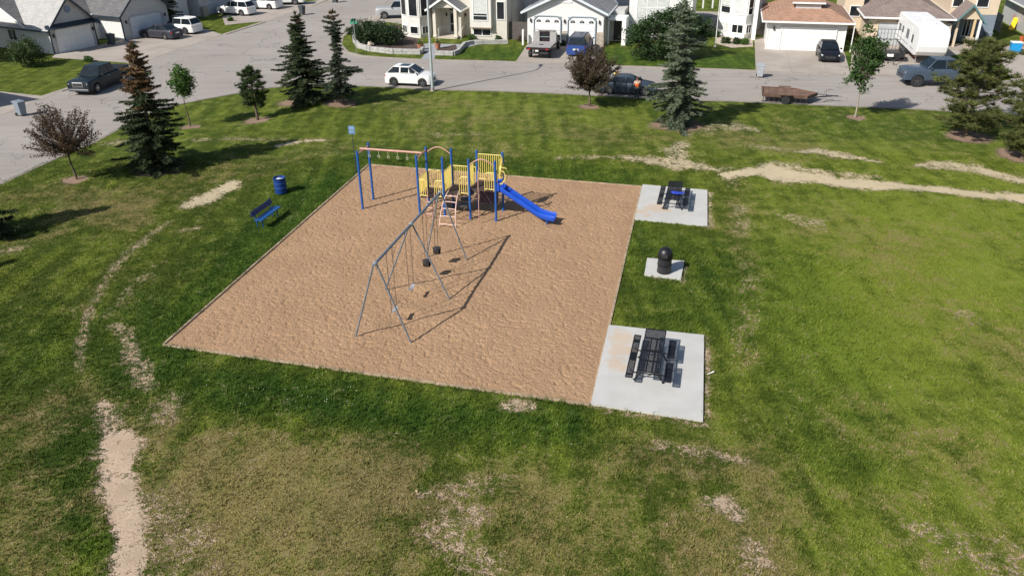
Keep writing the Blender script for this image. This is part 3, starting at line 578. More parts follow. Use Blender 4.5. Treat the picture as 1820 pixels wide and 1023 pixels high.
o = MB(); o.tube([(6.7, .1, -.1), (6.7, .1, .35)], .04, 8); o.tube([(6.7, .5, -.1), (6.7, .5, .35)], .04, 8); o.tube([(6.7, .1, .28), (6.7, .5, .28)], .03, 6); o.build('footing', BLUE, sl_)

# swing set
fl = [Lp(631, 597), Lp(732, 609), Lp(683, 515), Lp(801, 532), Lp(757, 457), Lp(831, 462)]
bx = [(-11.42, (fl[0][1] + fl[1][1]) / 2), (-11.42, (fl[2][1] + fl[3][1]) / 2), (-11.42, (fl[4][1] + fl[5][1]) / 2)]
ss = thing('swing_set', 'long grey steel swing set with four swings across the sand', 'swing set', W(-11.42, bx[0][1]), ANG)
y0 = bx[0][1]; SH = 3.22; STEEL = pm('blue_grey_steel', (.20, .235, .275), .4, .12, 8, metal=.3)
o = MB(); o.tube([(0, -.12, SH), (0, bx[2][1] - y0 + .12, SH)], .055, 12); o.build('beam', STEEL, ss, 40)
for i, b in enumerate(bx):
    yy = b[1] - y0
    for s_ in (0, 1):
        q = fl[2 * i + s_]; o = MB(); o.tube([((.06 if s_ else -.06), yy, SH - .02), (q[0] + 11.42, q[1] - y0, -.1)], .034, 10); o.build('leg', STEEL, ss, 40)
    o = MB(); o.lathe([(.075, -.08), (.085, -.06), (.085, .06), (.075, .08)], 12, (0, yy, SH), 'y'); o.build('clamp', pm('light_clamp', (.5, .52, .54), .4, .1, 8, metal=.5), ss, 40)
def chainmb(a, b, o):
    a, b = Vector(a), Vector(b); n = max(6, int((b - a).length / .11)); prev = a
    for k in range(n):
        c_ = a + (b - a) * ((k + 1) / n); ax = Vector((.008, 0, 0)) if k % 2 else Vector((0, .008, 0))
        o.tube([prev + ax, c_ + ax + (c_ - prev) * .15], .0075, 4); o.tube([prev - ax, c_ - ax + (c_ - prev) * .15], .0075, 4); prev = c_
for k, (v_, bucket) in enumerate(((Lp(699, 551, .55)[1], 0), (Lp(727, 511, .55)[1], 0), (Lp(757, 468, .75)[1], 1), (Lp(778, 446, .75)[1], 1))):
    yy = v_ - y0; z0 = .72 if bucket else .52; w = .2 if bucket else .28
    sw = MB(); kd = DARK if bucket else pm('grey_rubber', (.13, .14, .16) if k else (.30, .31, .34), .6, .2, 8)
    if bucket:
        rings = []
        for t in range(9):
            a = math.pi * t / 8; rings.append([(-.13 + 0, yy - .17 * math.cos(a), z0 + .12 - .24 * math.sin(a)), (.13, yy - .17 * math.cos(a), z0 + .12 - .24 * math.sin(a)), (.13, yy - .145 * math.cos(a), z0 + .12 - .21 * math.sin(a)), (-.13, yy - .145 * math.cos(a), z0 + .12 - .21 * math.sin(a))])
        sw.loft(rings); sw.lathe([(.15, 0), (.185, 0), (.185, .07), (.15, .07)], 16, (0, yy, z0 + .12)); sw.box(-.02, .02, yy - .03, yy + .03, z0 - .08, z0 + .14)
        w = .18; zt = z0 + .18
    else:
        rings = []
        for t in range(9):
            a = -1 + t / 4; zz = z0 + .05 * a * a + .02; rings.append([(-.08, yy + a * .25, zz), (.08, yy + a * .25, zz), (.08, yy + a * .25, zz + .02), (-.08, yy + a * .25, zz + .02)])
        if k == 0: rings = [[(p_[0] * 1.1 + .0, p_[1], p_[2] + p_[0] * .35) for p_ in r_] for r_ in rings]
        sw.loft(rings); w = .26; zt = z0 + .08
    so_ = sw.build('bucket_seat' if bucket else 'belt_seat', kd, ss, 40)
    for s_ in (-1, 1):
        o = MB(); chainmb((0, yy + s_ * (w + .03), SH - .06), (0, yy + s_ * w, zt), o); o.build('chain', CHAIN, so_)
        o = MB(); o.cbox((0, yy + s_ * (w + .03), SH - .06), (.05, .06, .1)); o.build('hanger', STEEL, so_)

# picnic tables (mesh metal), u across, v along; one long bench on the left, two short on the right
TM = pm('black_coated_metal', (.010, .010, .013), .42, .2, 12, spec=.5); TM2 = pm('faded_black_metal', (.03, .028, .034), .5, .2, 12)
def lattice_panel(x0, x1, y0, y1, z, dx=.036, fr=.03, bars=(), roll=0):
    o = MB(); o.box(x0, x1, y0, y0 + fr, z - .03, z); o.box(x0, x1, y1 - fr, y1, z - .03, z); o.box(x0, x0 + fr, y0 + fr, y1 - fr, z - .03, z); o.box(x1 - fr, x1, y0 + fr, y1 - fr, z - .03, z)
    n = int((x1 - x0) / dx); m_ = int((y1 - y0) / dx)
    for i in range(1, n): x = x0 + (x1 - x0) * i / n; o.box(x - .0095, x + .0095, y0 + fr, y1 - fr, z - .012, z - .008)
    for i in range(1, m_): y = y0 + (y1 - y0) * i / m_; o.box(x0 + fr, x1 - fr, y - .0095, y + .0095, z - .0085, z - .0045)
    return o
def picnic(u, v, label, LT=2.9):
    t = thing('picnic_table', label, 'picnic table', W(u, v, .085), ANG, 'mesh picnic tables on concrete pads'); h = LT / 2
    lattice_panel(-.375, .375, -h, h, .74).build('tabletop', TM, t)
    o = MB()
    for y in (-h + .75, -.0, h - .62): o.box(-.36, .36, y - .04, y + .04, .689, .708)
    for x in (-.1, .1): o.box(x - .03, x + .03, -h + .05, h - .6, .665, .688)
    o.build('cross_brace', TM, t)
    for (x0, x1, y0, y1) in ((-.78, -.52, -h, h - .05), (.52, .78, -h, -h + 1.2), (.52, .78, h - 1.35, h - .15)):
        b = lattice_panel(x0, x1, y0, y1, .44).build('bench_seat', TM, t)
        for (ya, yb_) in (((y0 + y1) / 2 - .3, (y0 + y1) / 2 + .25), (y0 + .2, y0 + .3), (y1 - .5, y1 - .3)): o = MB(); o.box(x0 + .01, x1 - .01, ya, yb_, .400, .412); o.build('seat_brace', TM2, b)
    for y in (-h + .55, h - .9):
        o = MB(); o.tube([(-.66, y, .40), (-.56, y, .3), (.56, y, .3), (.66, y, .40)], .024, 8)
        for s_ in (-1, 1): o.tube([(s_ * .2, y, .68), (s_ * .32, y, .3), (s_ * .5, y, 0)], .026, 8); o.lathe([(.05, 0), (.05, .012)], 10, (s_ * .5, y, 0))
        o.build('leg', TM, t, 40)
    return t
c1 = [Lp(1146, 583, .83), Lp(1183, 585, .83), Lp(1135, 660, .83), Lp(1175, 662, .83)]; c2 = [Lp(1188, 321, .83), Lp(1213, 322, .83), Lp(1184, 354, .83), Lp(1210, 355, .83)]
av = lambda c: (sum(q[0] for q in c) / 4, sum(q[1] for q in c) / 4)
picnic(*av(c1), 'black mesh picnic table on the large near concrete pad')
picnic(*av(c2), 'black mesh picnic table with blue cloth on the far concrete pad', 2.75)
bl = MB(); u0, v0 = av(c2)
rings = []
cl = thing('blue_cloth', 'crumpled blue jacket lying on the far picnic table', 'jacket', W(u0 + .12, v0 - .55, .826), ANG)
k = 0
def blob(o, pts, sq=.05, seed=1):
    rs = random.Random(seed); n = 14; rr = []
    for j in range(6):
        f = math.sin(math.pi * (j + .25) / 6.5); rr.append([(pts[0] * f * (1 + .35 * rs.uniform(-1, 1)) * math.cos(2 * math.pi * i / n), pts[1] * f * (1 + .35 * rs.uniform(-1, 1)) * math.sin(2 * math.pi * i / n), sq * j / 5 * (1 + .5 * rs.uniform(-1, 1))) for i in range(n)])
    return o.loft(rr)
JB = pm('blue_fabric', (.02, .05, .42), .8, .3, 20)
blob(MB(), (.27, .22), .1, 2).build('cloth', JB, cl, 60); o = MB(); blob(o, (.2, .07), .07, 5); o.v = [(a + .22, b + .1, c_) for a, b, c_ in o.v]; o.build('sleeve', JB, cl, 60)

# domed litter bin on the small pad
q = P(1180, 487); t = thing('litter_bin', 'black domed litter bin standing on a small concrete pad', 'litter bin', (q[0], q[1] + .05, .085), ANG)
o = MB(); o.lathe([(.27, 0), (.30, .02), (.30, .72), (.31, .74)], 28); o.build('body', TM2, t, 40)
for zz in (.06, .4, .7): o = MB(); o.lathe([(.305, zz - .02), (.312, zz - .02), (.312, zz + .02), (.305, zz + .02)], 28, cap=False); o.build('band', TM, t, 40)
o = MB(); o.lathe([(.325, .74), (.33, .80), (.325, .86), (.31, .95), (.27, 1.05), (.20, 1.13), (.1, 1.18), (.01, 1.19)], 28); o.build('dome_lid', TM, t, 40)
o = MB(); o.box(-.13, .13, -.335, -.30, .80, .95); o.build('flap', DARK, t, bevel=.01)
# blue barrel
q = P(500, 342); t = thing('barrel', 'open blue steel barrel standing on the grass behind the bench', 'barrel', (q[0], q[1], 0), 0)
o = MB(); o.lathe([(.31, 0), (.33, .02), (.33, .28), (.34, .3), (.33, .32), (.33, .55), (.34, .57), (.33, .59), (.33, .86), (.345, .88), (.32, .89), (.31, .86), (.305, .7), (.01, .66)], 26); o.build('drum', paint('barrel_blue', (.012, .05, .22), .2), t, 40)
o = MB(); blob(o, (.27, .24), .1, 9); o.v = [(a, b, c_ + .7) for a, b, c_ in o.v]; o.build('rubbish', pm('pale_rubbish', (.6, .62, .66), .7, .3, 9), t, 60)
# bench
bp = [P(462, 392, .45), P(497, 366, .45)]; a = math.degrees(math.atan2(bp[1][1] - bp[0][1], bp[1][0] - bp[0][0])); 
t = thing('park_bench', 'blue metal park bench facing the sand playground', 'bench', ((bp[0][0] + bp[1][0]) / 2 - .12, (bp[0][1] + bp[1][1]) / 2), a)
PB = paint('bench_blue', (.018, .09, .27), .2); PB2 = paint('bench_dark_blue', (.015, .04, .16), .2)
o = MB(); 
for k in range(2): o.box(-1.0, 1.0, -.22 + k * .22, -.02 + k * .22, .42, .46)
o.build('seat', PB, t, bevel=.01)
o = MB(); o.cbox((0, .31, .72), (2.0, .04, .27), rx=-14); o.build('backrest', PB2, t, bevel=.01)
for x in (-.75, .75):
    o = MB(); o.tube([(x, -.1, -.05), (x, -.1, .42)], .03, 8); o.tube([(x, .2, -.05), (x, .22, .42), (x, .32, .82)], .028, 8); o.tube([(x, -.2, .405), (x, .24, .405)], .022, 6); o.build('leg', PB, t, 40)
# playground sign on a thin pole
q = P(633, 306); t = thing('park_sign', 'small pale blue sign on a thin dark pole behind the play posts', 'sign', (q[0], q[1], 0), -4)
o = MB(); o.tube([(0, 0, -.1), (0, 0, 2.75)], .025, 8); o.build('pole', pm('dark_pole', (.03, .05, .06), .5, .2, 9), t, 40)
pl = MB(); pl.box(-.19, .19, -.035, -.028, 2.32, 2.82); sg = pl.build('sign_plate', pm('pale_blue_sign', (.12, .22, .38), .5, .06, 9), t)
o = MB(); o.box(-.13, .13, -.038, -.0352, 2.62, 2.76); o.box(-.12, -.03, -.038, -.0352, 2.38, 2.56); o.box(.0, .13, -.038, -.0352, 2.50, 2.54); o.box(.0, .13, -.038, -.0352, 2.42, 2.46); o.build('sign_mark', pm('sign_white', (.26, .38, .55), .5, .05, 9), sg)
# white litter by the pad
q = P(1262, 665); t = MB(); t.tube([(q[0] - .12, q[1] - .05, .04), (q[0], q[1], .055), (q[0] + .14, q[1] + .07, .07)], [.012, .02, .03], 7); o = t.build('paper_litter', pm('white_paper', (.8, .8, .78), .8, .05, 9), None, 60); tag(o, 'scrap of white rolled paper on the grass beside the near pad', 'litter')

# ---------------------------------------------------------------- trees
class Leaves:
    def __init__(s): s.V = []; s.t = []
    def tris(s, a, tint): s.V.append(a); s.t.append(tint)
    def build(s, name, mat, parent):
        V = np.concatenate(s.V).reshape(-1, 3); T = np.concatenate(s.t); F = np.arange(len(V)).reshape(-1, 3)
        return npmesh(name, V, F, mat, parent, fattrs={'tint': T})
def sprays(L_, O, D, ln, wd, rs, tint, n=1, jit=.5):
    """n thin leaf triangles at every origin O along roughly D"""
    for _ in range(n):
        d = D + rs.normal(0, jit, D.shape); d /= np.linalg.norm(d, axis=1)[:, None] + 1e-9
        r_ = rs.normal(0, 1, D.shape); w = np.cross(d, r_); w /= np.linalg.norm(w, axis=1)[:, None] + 1e-9
        l = ln * rs.uniform(.6, 1.25, len(O))[:, None]; k = wd * rs.uniform(.6, 1.2, len(O))[:, None]
        o = O + rs.normal(0, .02, O.shape)
        L_.tris(np.stack([o - w * k, o + w * k, o + d * l], 1), np.clip(tint + rs.uniform(-.25, .25, len(O)), 0, 1))
def trunk(par, h, r, lean=0, mat=BARK, name='trunk'):
    o = MB(); pts = [(lean * t * t + .04 * math.sin(t * 9), .03 * math.cos(t * 7), -.15 + h * t) for t in [i / 10 for i in range(11)]]
    o.tube(pts, [r * (1.25 if i == 0 else 1) * (1 - i / 10.6) + .008 for i in range(11)], 9); return o.build(name, mat, par, 60)
SPR = leafmat('spruce_needles', (.020, .036, .014), (.080, .105, .042), .15, .7); SPRB = leafmat('blue_spruce_needles', (.055, .080, .046), (.20, .235, .15), .15, .7)
BRN = leafmat('dead_needles', (.085, .045, .022), (.20, .125, .06), .15, .8); PIN = leafmat('pine_needles', (.022, .045, .014), (.075, .11, .035), .2, .7); PINO = leafmat('olive_pine_needles', (.045, .060, .014), (.17, .18, .055), .2, .7)
def spruce(name, label, px, h, rb, seed, mat=SPR, mat2=None, dead=2., bare=.12, pw=.85, dens=1., gaps=0., group='spruces along the park edge', lump=.25, rot=0, loc=None):
    rs = np.random.RandomState(seed); q = loc or P(*px); t = thing(name, label, 'tree', (q[0], q[1], 0), rot, group); trunk(t, h * .97, .035 * h * .55 + .03)
    L_ = Leaves(); LD = Leaves(); limbs = MB(); z = bare; limbs.tube([(0, 0, bare), (0, 0, h * .9)], [.02, .01], 4)
    while z < h - .15:
        f = (z - bare) / (h - bare); prof = (1 - f) ** pw * min(1, .78 + f * 2.2); nb = int(rs.randint(5, 9) * dens * (1 if f < .8 else .7)) + 3
        gapk = 1 - gaps * (vnoise(np.array([z * .8]), np.array([seed * 3.1]), 1, 77)[0] > .55)
        for b in range(nb):
            if rs.rand() < gaps * .5: continue
            a = rs.uniform(0, 2 * np.pi); R_ = (rb * prof * gapk * rs.uniform(.42, 1.18) * (1 + lump * math.sin(a * 2 + z * 1.7 + seed) + .18 * math.sin(a * 3 - z * 3.1 + seed * 2)) + .12)
            z0 = z + rs.uniform(-.08, .08); up = .28 * (f ** 1.2) - .10 + rs.uniform(-.06, .06)
            m = max(4, int(R_ / .085)); s_ = np.linspace(.12, 1, m); rad = R_ * s_; dz = up * rad * 1.3 - .16 * rb * (s_ ** 1.6) * (1 - f) + .08 * R_ * s_ ** 3
            c_, n_ = math.cos(a), math.sin(a); O = np.stack([c_ * rad, n_ * rad, z0 + dz], 1)
            if b % 3 == 0: limbs.tube([(0, 0, z0), (c_ * R_ * .5, n_ * R_ * .5, z0 + dz[m // 2]), (c_ * R_ * .92, n_ * R_ * .92, z0 + dz[-1])], [.022, .015, .005], 4)
            tgt = LD if rs.rand() < .92 * min(1, max(0, (f - dead + .16) / .26)) else L_; tint = rs.uniform(.1, .75) * (.6 + .4 * f) + .1
            for sg in (-1, 1):
                wl = (.42 * (1 - s_) + .16) * min(1, R_ / 1.0) ; D = np.tile([c_ * .55 - sg * n_, n_ * .55 + sg * c_, -.16], (m, 1))
                for fr_ in (.0, .35, .7):
                    Q = O + D / np.linalg.norm(D, axis=1)[:, None] * (wl * fr_ * .8)[:, None]
                    sprays(tgt, Q, D, .19, .034, rs, tint, 2, .33)
            sprays(tgt, O, np.tile([c_, n_, .1], (m, 1)), .2, .034, rs, tint + .1, 2, .35)
        z += .17 + .12 * rs.rand()
    O = np.tile([[0, 0, h - .15]], (14, 1)) + rs.normal(0, .03, (14, 3)); sprays(LD if dead < 1 else L_, O, np.tile([0, 0, 1.], (14, 1)), .3, .03, rs, .5, 2, .3)
    L_.build('crown', mat, t); limbs.build('branch', BARK, t)
    if LD.V: LD.build('dead_crown', mat2 or BRN, t)
    return t
def pine(name, label, px, h, rb, seed, mat=PIN, bare=.6, dens=1., group=None, loc=None, lean=0, cs=.26):
    rs = np.random.RandomState(seed); q = loc or P(*px); t = thing(name, label, 'tree', (q[0], q[1], 0), 0, group); trunk(t, h * .93, .06 + .012 * h, lean)
    L_ = Leaves(); limbs = MB(); nb = int(34 * dens)
    for b in range(nb):
        f = (b + rs.rand()) / nb; z0 = bare + (h - bare - .3) * f; a = b * 2.4 + rs.uniform(-.5, .5); R_ = rb * (math.sin(math.pi * min(1, (f * .78 + .2))) ** .8) * rs.uniform(.65, 1.12) * (1 if f < .9 else .6)
        c_, n_ = math.cos(a), math.sin(a); tip = (c_ * R_, n_ * R_, z0 + R_ * (.15 + .45 * f)); md = (c_ * R_ * .55, n_ * R_ * .55, z0 + R_ * .1); limbs.tube([(0, 0, z0), md, tip], [.035, .022, .01], 5)
        for k in range(int(9 * dens * R_ / rb) + 4):
            s_ = rs.uniform(.25, 1.02); sd = rs.normal(0, .17 * R_ + .05); cz = z0 + (tip[2] - z0) * s_ + rs.uniform(-.05, .2)
            C0 = np.array([c_ * R_ * s_ - n_ * sd, n_ * R_ * s_ + c_ * sd, cz]); m = 46; D = rs.normal(0, 1, (m, 3)); D[:, 2] = np.abs(D[:, 2]) * .9 + .05 * D[:, 2]; D /= np.linalg.norm(D, axis=1)[:, None]
            sprays(L_, C0 + D * cs * .35 * rs.rand(m)[:, None], D, cs, .022, rs, rs.uniform(.15, .8), 1, .15)
    L_.build('crown', mat, t); limbs.build('branch', BARK, t); return t
def leafy(name, label, px, h, rx, rz, zc, seed, mat, n=60, leaf=.1, per=60, tr=.05, sparse=0., shoots=False, cat='tree', group=None, trk=True, loc=None, ry=None, spread=.34, lean=(0, 0), barkm=BARK):
    rs = np.random.RandomState(seed); q = loc or P(*px); t = thing(name, label, cat, (q[0], q[1], 0), 0, group); ry = ry or rx
    if trk: trunk(t, zc + rz * .3, tr, mat=barkm)
    L_ = Leaves(); limbs = MB()
    for i in range(n):
        d = rs.normal(0, 1, 3); d /= np.linalg.norm(d); r_ = rs.uniform(.35, 1.0) ** .6 * (1 + .22 * math.sin(d[0] * 5 + seed) * math.cos(d[1] * 4 + d[2] * 3)); C0 = np.array([d[0] * rx * r_, d[1] * ry * r_, zc + d[2] * rz * r_])
        if C0[2] < .12: C0[2] = .12
        C0[0] += lean[0] * C0[2]; C0[1] += lean[1] * C0[2]
        if rs.rand() < sparse: continue
        root = (0, 0, max(.1, zc - rz * rs.uniform(.35, .95))); limbs.tube([root, tuple((np.array(root) + C0) / 2 + rs.normal(0, .06, 3)), tuple(C0)], [tr * .45, tr * .28, .008], 4)
        tint = rs.uniform(.1, .8)
        if shoots:
            dd = C0 - np.array([0, 0, zc - rz * .9]); dd /= np.linalg.norm(dd); m = per; s_ = rs.uniform(-.35, .45, m)[:, None]; O = C0 + dd * s_ + rs.normal(0, .06, (m, 3)); sprays(L_, O, rs.normal(0, 1, (m, 3)) + dd * .6, leaf, leaf * .34, rs, tint, 1, .4)
            limbs.tube([tuple(C0 - dd * .3), tuple(C0 + dd * .5)], [.012, .004], 4)
        else:
            m = per; O = C0 + rs.normal(0, 1, (m, 3)) * np.array([spread, spread, spread * .7]) * min(rx, 1.2) * .62; sprays(L_, O, rs.normal(0, 1, (m, 3)) * [1, 1, .6], leaf, leaf * .42, rs, tint, 2, .3)
    L_.build('crown' if cat == 'tree' else 'foliage', mat, t); limbs.build('branch', barkm, t); return t
G1 = leafmat('bright_leaves', (.045, .11, .018), (.13, .22, .045), .35); G2 = leafmat('maple_leaves', (.035, .085, .02), (.10, .17, .05), .35); G3 = leafmat('dark_leaves', (.02, .05, .014), (.055, .10, .03), .25)
RED = leafmat('dull_red_leaves', (.055, .034, .022), (.15, .10, .062), .25); RED2 = leafmat('dark_red_leaves', (.05, .036, .024), (.13, .10, .06), .25); G4 = leafmat('hedge_leaves', (.018, .042, .016), (.05, .085, .03), .2)
spruce('spruce_tree', 'tall spruce with a rusty brown dying top near the left street corner', (284, 303), 7.5, 1.95, 1, dead=.60, bare=.35, pw=.8, lump=.2)
spruce('spruce_tree', 'dense dark spruce with full skirt beside a thinner spruce', (545, 184), 6.7, 2.25, 2, dead=1.0, bare=.2, pw=.82)
spruce('spruce_tree', 'thin sparse spruce with bare lower trunk right of the dense spruce', (609, 187), 6.9, 1.75, 3, dead=.97, bare=.9, pw=.75, gaps=.6, lump=.45, dens=.85, mat=leafmat('grey_spruce_needles', (.030, .045, .028), (.09, .115, .065), .15, .7))
spruce('blue_spruce_tree', 'large blue-green spruce with ragged middle and wide skirt beside the parked dark coupe', (1200, 227), 8.2, 3.1, 4, mat=SPRB, dead=2., bare=.15, pw=.78, gaps=.38, lump=.4, dens=1.15)
pine('pine_tree', 'small dark pine with knobbly crown on a mulch ring left of the two spruces', (457, 212), 3.8, 1.15, 5, bare=.75, dens=.8, cs=.22)
pine('pine_tree', 'broad olive-green pine by the street in front of the grey lifted pickup', (1716, 238), 6.1, 2.6, 6, mat=PINO, bare=.1, dens=1.5, cs=.3)
pine('pine_tree', 'olive-green pine cut off by the right edge of the photo', (1818, 281), 5.3, 2.0, 7, mat=PINO, bare=.15, dens=1.4, cs=.3)
leafy('red_leaf_tree', 'wide dull red-leaved tree near the road at the far left', (137, 326), 4.4, 1.6, 1.3, 2.9, 8, RED, 170, .10, 58, .07, 0., True, ry=1.6)
leafy('red_leaf_tree', 'round dark red-leaved tree in front of the dark coupe', (1047, 190), 4.3, 1.7, 1.5, 2.6, 9, RED2, 220, .11, 72, .075, 0., True, ry=1.6)
leafy('young_tree', 'slim young tree with bright green leaves beside the brown-topped spruce', (337, 223), 4.3, .78, 1.15, 3.05, 10, G1, 46, .13, 42, .045)
leafy('maple_tree', 'young green maple with pale trunk on the verge left of the grey pickup', (1519, 210), 6.1, .98, 2.05, 4.0, 11, G2, 85, .15, 46, .06, barkm=pm('pale_bark', (.34, .28, .23), .9, .2, 6))
spruce('spruce_tree', 'dark spruce at the left edge of the photo throwing a long shadow', (-34, 428), 5.2, 1.6, 12, bare=.1)
spruce('spruce_tree', 'dark spruce standing at the end of the second left garage', (292, 42), 9.0, 2.3, 14, bare=.3, group='spruces along the houses')
q = P(45, 470); spruce('spruce_tree', 'spruce outside the left edge seen by its shadow', (0, 0), 4.6, 1.4, 13, bare=.2, loc=(q[0] - 1.19 * 4.6 * math.cos(R(SHAD)), q[1] - 1.19 * 4.6 * math.sin(R(SHAD))))
leafy('round_shrub', 'large round dark green shrub in front of the white house with square window', (1152, 104), 4.0, 2.1, 2.0, 2.0, 15, G3, 110, .16, 50, .06, cat='shrub', trk=False, group='tall shrubs behind the blue spruce')
leafy('round_shrub', 'taller dark green shrub half hidden by the blue spruce', (1208, 102), 4.9, 2.15, 2.4, 2.4, 16, G3, 120, .16, 50, .06, cat='shrub', trk=False, group='tall shrubs behind the blue spruce')
leafy('lawn_bush', 'loose green bush beside the left white garage wall', (52, 118), 2.6, 1.6, 1.15, 1.25, 17, leafmat('bush_leaves', (.03, .06, .018), (.10, .15, .045), .3), 60, .14, 50, .04, cat='shrub', trk=False)
for k, (x, y, r_, hh_, lb) in enumerate(((650, 78, 1.15, 1.2, 'leftmost dark hedge shrub in the walled corner bed'), (672, 80, 1.3, 1.15, 'middle dark hedge shrub in the walled corner bed'), (696, 80, 1.2, .95, 'rightmost dark hedge shrub in the walled corner bed'))):
    leafy('hedge_shrub', lb, (x, y), 2.3, r_, hh_, hh_, 20 + k, G4, 60, .14, 50, .05, cat='shrub', trk=False, group='hedge shrubs in the corner bed')
for k, (x, y, r_, mat, lb) in enumerate(((838, 71, .38, G1, 'small bright green bush by the left corner of the bay wing'), (1290, 78, .45, G3, 'low dark bush under the lower windows of the white bay house'), (1308, 79, .42, G3, 'second low bush beneath the white bay house windows'), (1323, 80, .42, G1, 'low light green bush at the corner of the white bay house'), (1272, 66, .5, G3, 'low bush at the left corner of the white bay house'), (885, 72, .28, G2, 'tiny plant on the stone ledge under the bay wing'), (622, 62, .5, G4, 'small dark plant at the kerb corner of the walled bed'), (158, 110, .35, G1, 'tiny tuft of weeds at the lawn edge above the dark pickup'), (410, 38, .3, G1, 'tiny shrub on the lawn before the white suv'), (1000, 82, .2, G3, 'small plant between the two garage doors'), (928, 74, .4, RED, 'low red-leaved plant left of the white double garage'), (1545, 120, .6, G2, 'small leafy bush on the gravel strip beside the driveway'), (1512, 70, .8, G3, 'green bush between the brown and taupe roofs'))):
    leafy('small_bush', lb, (x, y), .8, r_, r_ * .8, r_ * .7, 40 + k, mat, 26, .09, 30, .02, cat='bush', trk=False, group='small bushes in front of the houses')

# ---------------------------------------------------------------- vehicles
KINDS = dict(
    sedan=dict(L=4.7, W=1.8, gc=.2, top=[(-.5, .60), (-.492, .88), (-.46, .98), (-.36, 1.0), (.2, .98), (.3, .92), (.44, .80), (.49, .68), (.5, .5)], gh=[(-.39, -.19, .03, .25)], belt=.98, roof=1.41, wb=2.75, wr=.33, split=(-.02,)),
    suv=dict(L=4.7, W=1.86, gc=.25, top=[(-.5, .65), (-.495, 1.0), (-.47, 1.05), (.2, 1.08), (.3, 1.04), (.45, .92), (.49, .78), (.5, .55)], gh=[(-.48, -.40, .06, .25)], belt=1.05, roof=1.66, wb=2.8, wr=.37, split=(-.19, .03)),
    hatch=dict(L=4.1, W=1.77, gc=.22, top=[(-.5, .60), (-.495, .92), (-.46, 1.0), (.18, 1.02), (.3, .98), (.45, .86), (.49, .72), (.5, .5)], gh=[(-.455, -.31, .03, .26)], belt=1.06, roof=1.56, wb=2.53, wr=.34, split=(-.16, .04)),
    van=dict(L=5.1, W=1.95, gc=.2, top=[(-.5, .60), (-.495, 1.0), (-.47, 1.05), (.28, 1.06), (.36, .98), (.46, .86), (.49, .74), (.5, .5)], gh=[(-.48, -.42, .16, .33)], belt=1.04, roof=1.76, wb=3.05, wr=.35, split=(-.2, .02)),
    pickup=dict(L=5.85, W=2.0, gc=.35, top=[(-.5, .65), (-.498, 1.18), (-.49, 1.22), (.18, 1.22), (.22, 1.2), (.40, 1.17), (.485, 1.12), (.495, .95), (.5, .6)], gh=[(-.165, -.14, .115, .225)], belt=1.24, roof=1.90, wb=3.7, wr=.40, split=(-.015,)))
HL = pm('headlight_lens', (.7, .72, .75), .15, .05, 9, spec=.8); TL = pm('tail_lens', (.35, .02, .02), .25, .1, 9); PLT = pm('plate_white', (.75, .75, .72), .5, .05, 9)
def wheel(par, x, y, r, w, spokes=5, name='wheel', dark=False):
    s_ = 1 if y > 0 else -1; o = MB(); o.lathe([(r * .62, -w / 2), (r * .93, -w / 2), (r, -w / 4), (r, w / 4), (r * .93, w / 2), (r * .62, w / 2)], 20, (x, y, r), 'y', cap=False); o.lathe([(.02, -w * .3), (r * .62, -w * .3), (r * .62, w * .3), (.02, w * .3)], 16, (x, y, r), 'y')
    t = o.build(name, RUB, par, 40); o = MB(); yo = y + s_ * w * .36
    o.lathe([(r * .58, -.02), (r * .66, -.02), (r * .66, .02), (r * .58, .02)], 20, (x, yo, r), 'y', cap=False); o.lathe([(.01, -.03), (r * .17, -.03), (r * .17, .03), (.01, .03)], 10, (x, yo, r), 'y')
    for k in range(spokes):
        a = 2 * math.pi * k / spokes + .3; T = Matrix.Translation((x, yo, r)) @ Matrix.Rotation(-a, 4, 'Y'); q = MB(T); q.box(r * .1, r * .62, -.015, .02, -r * .075, r * .075); o.add(q.v, q.f)
    o.build('rim', CHR if not dark else pm('dark_rim', (.12, .12, .13), .4, .1, 9, metal=.6), t)
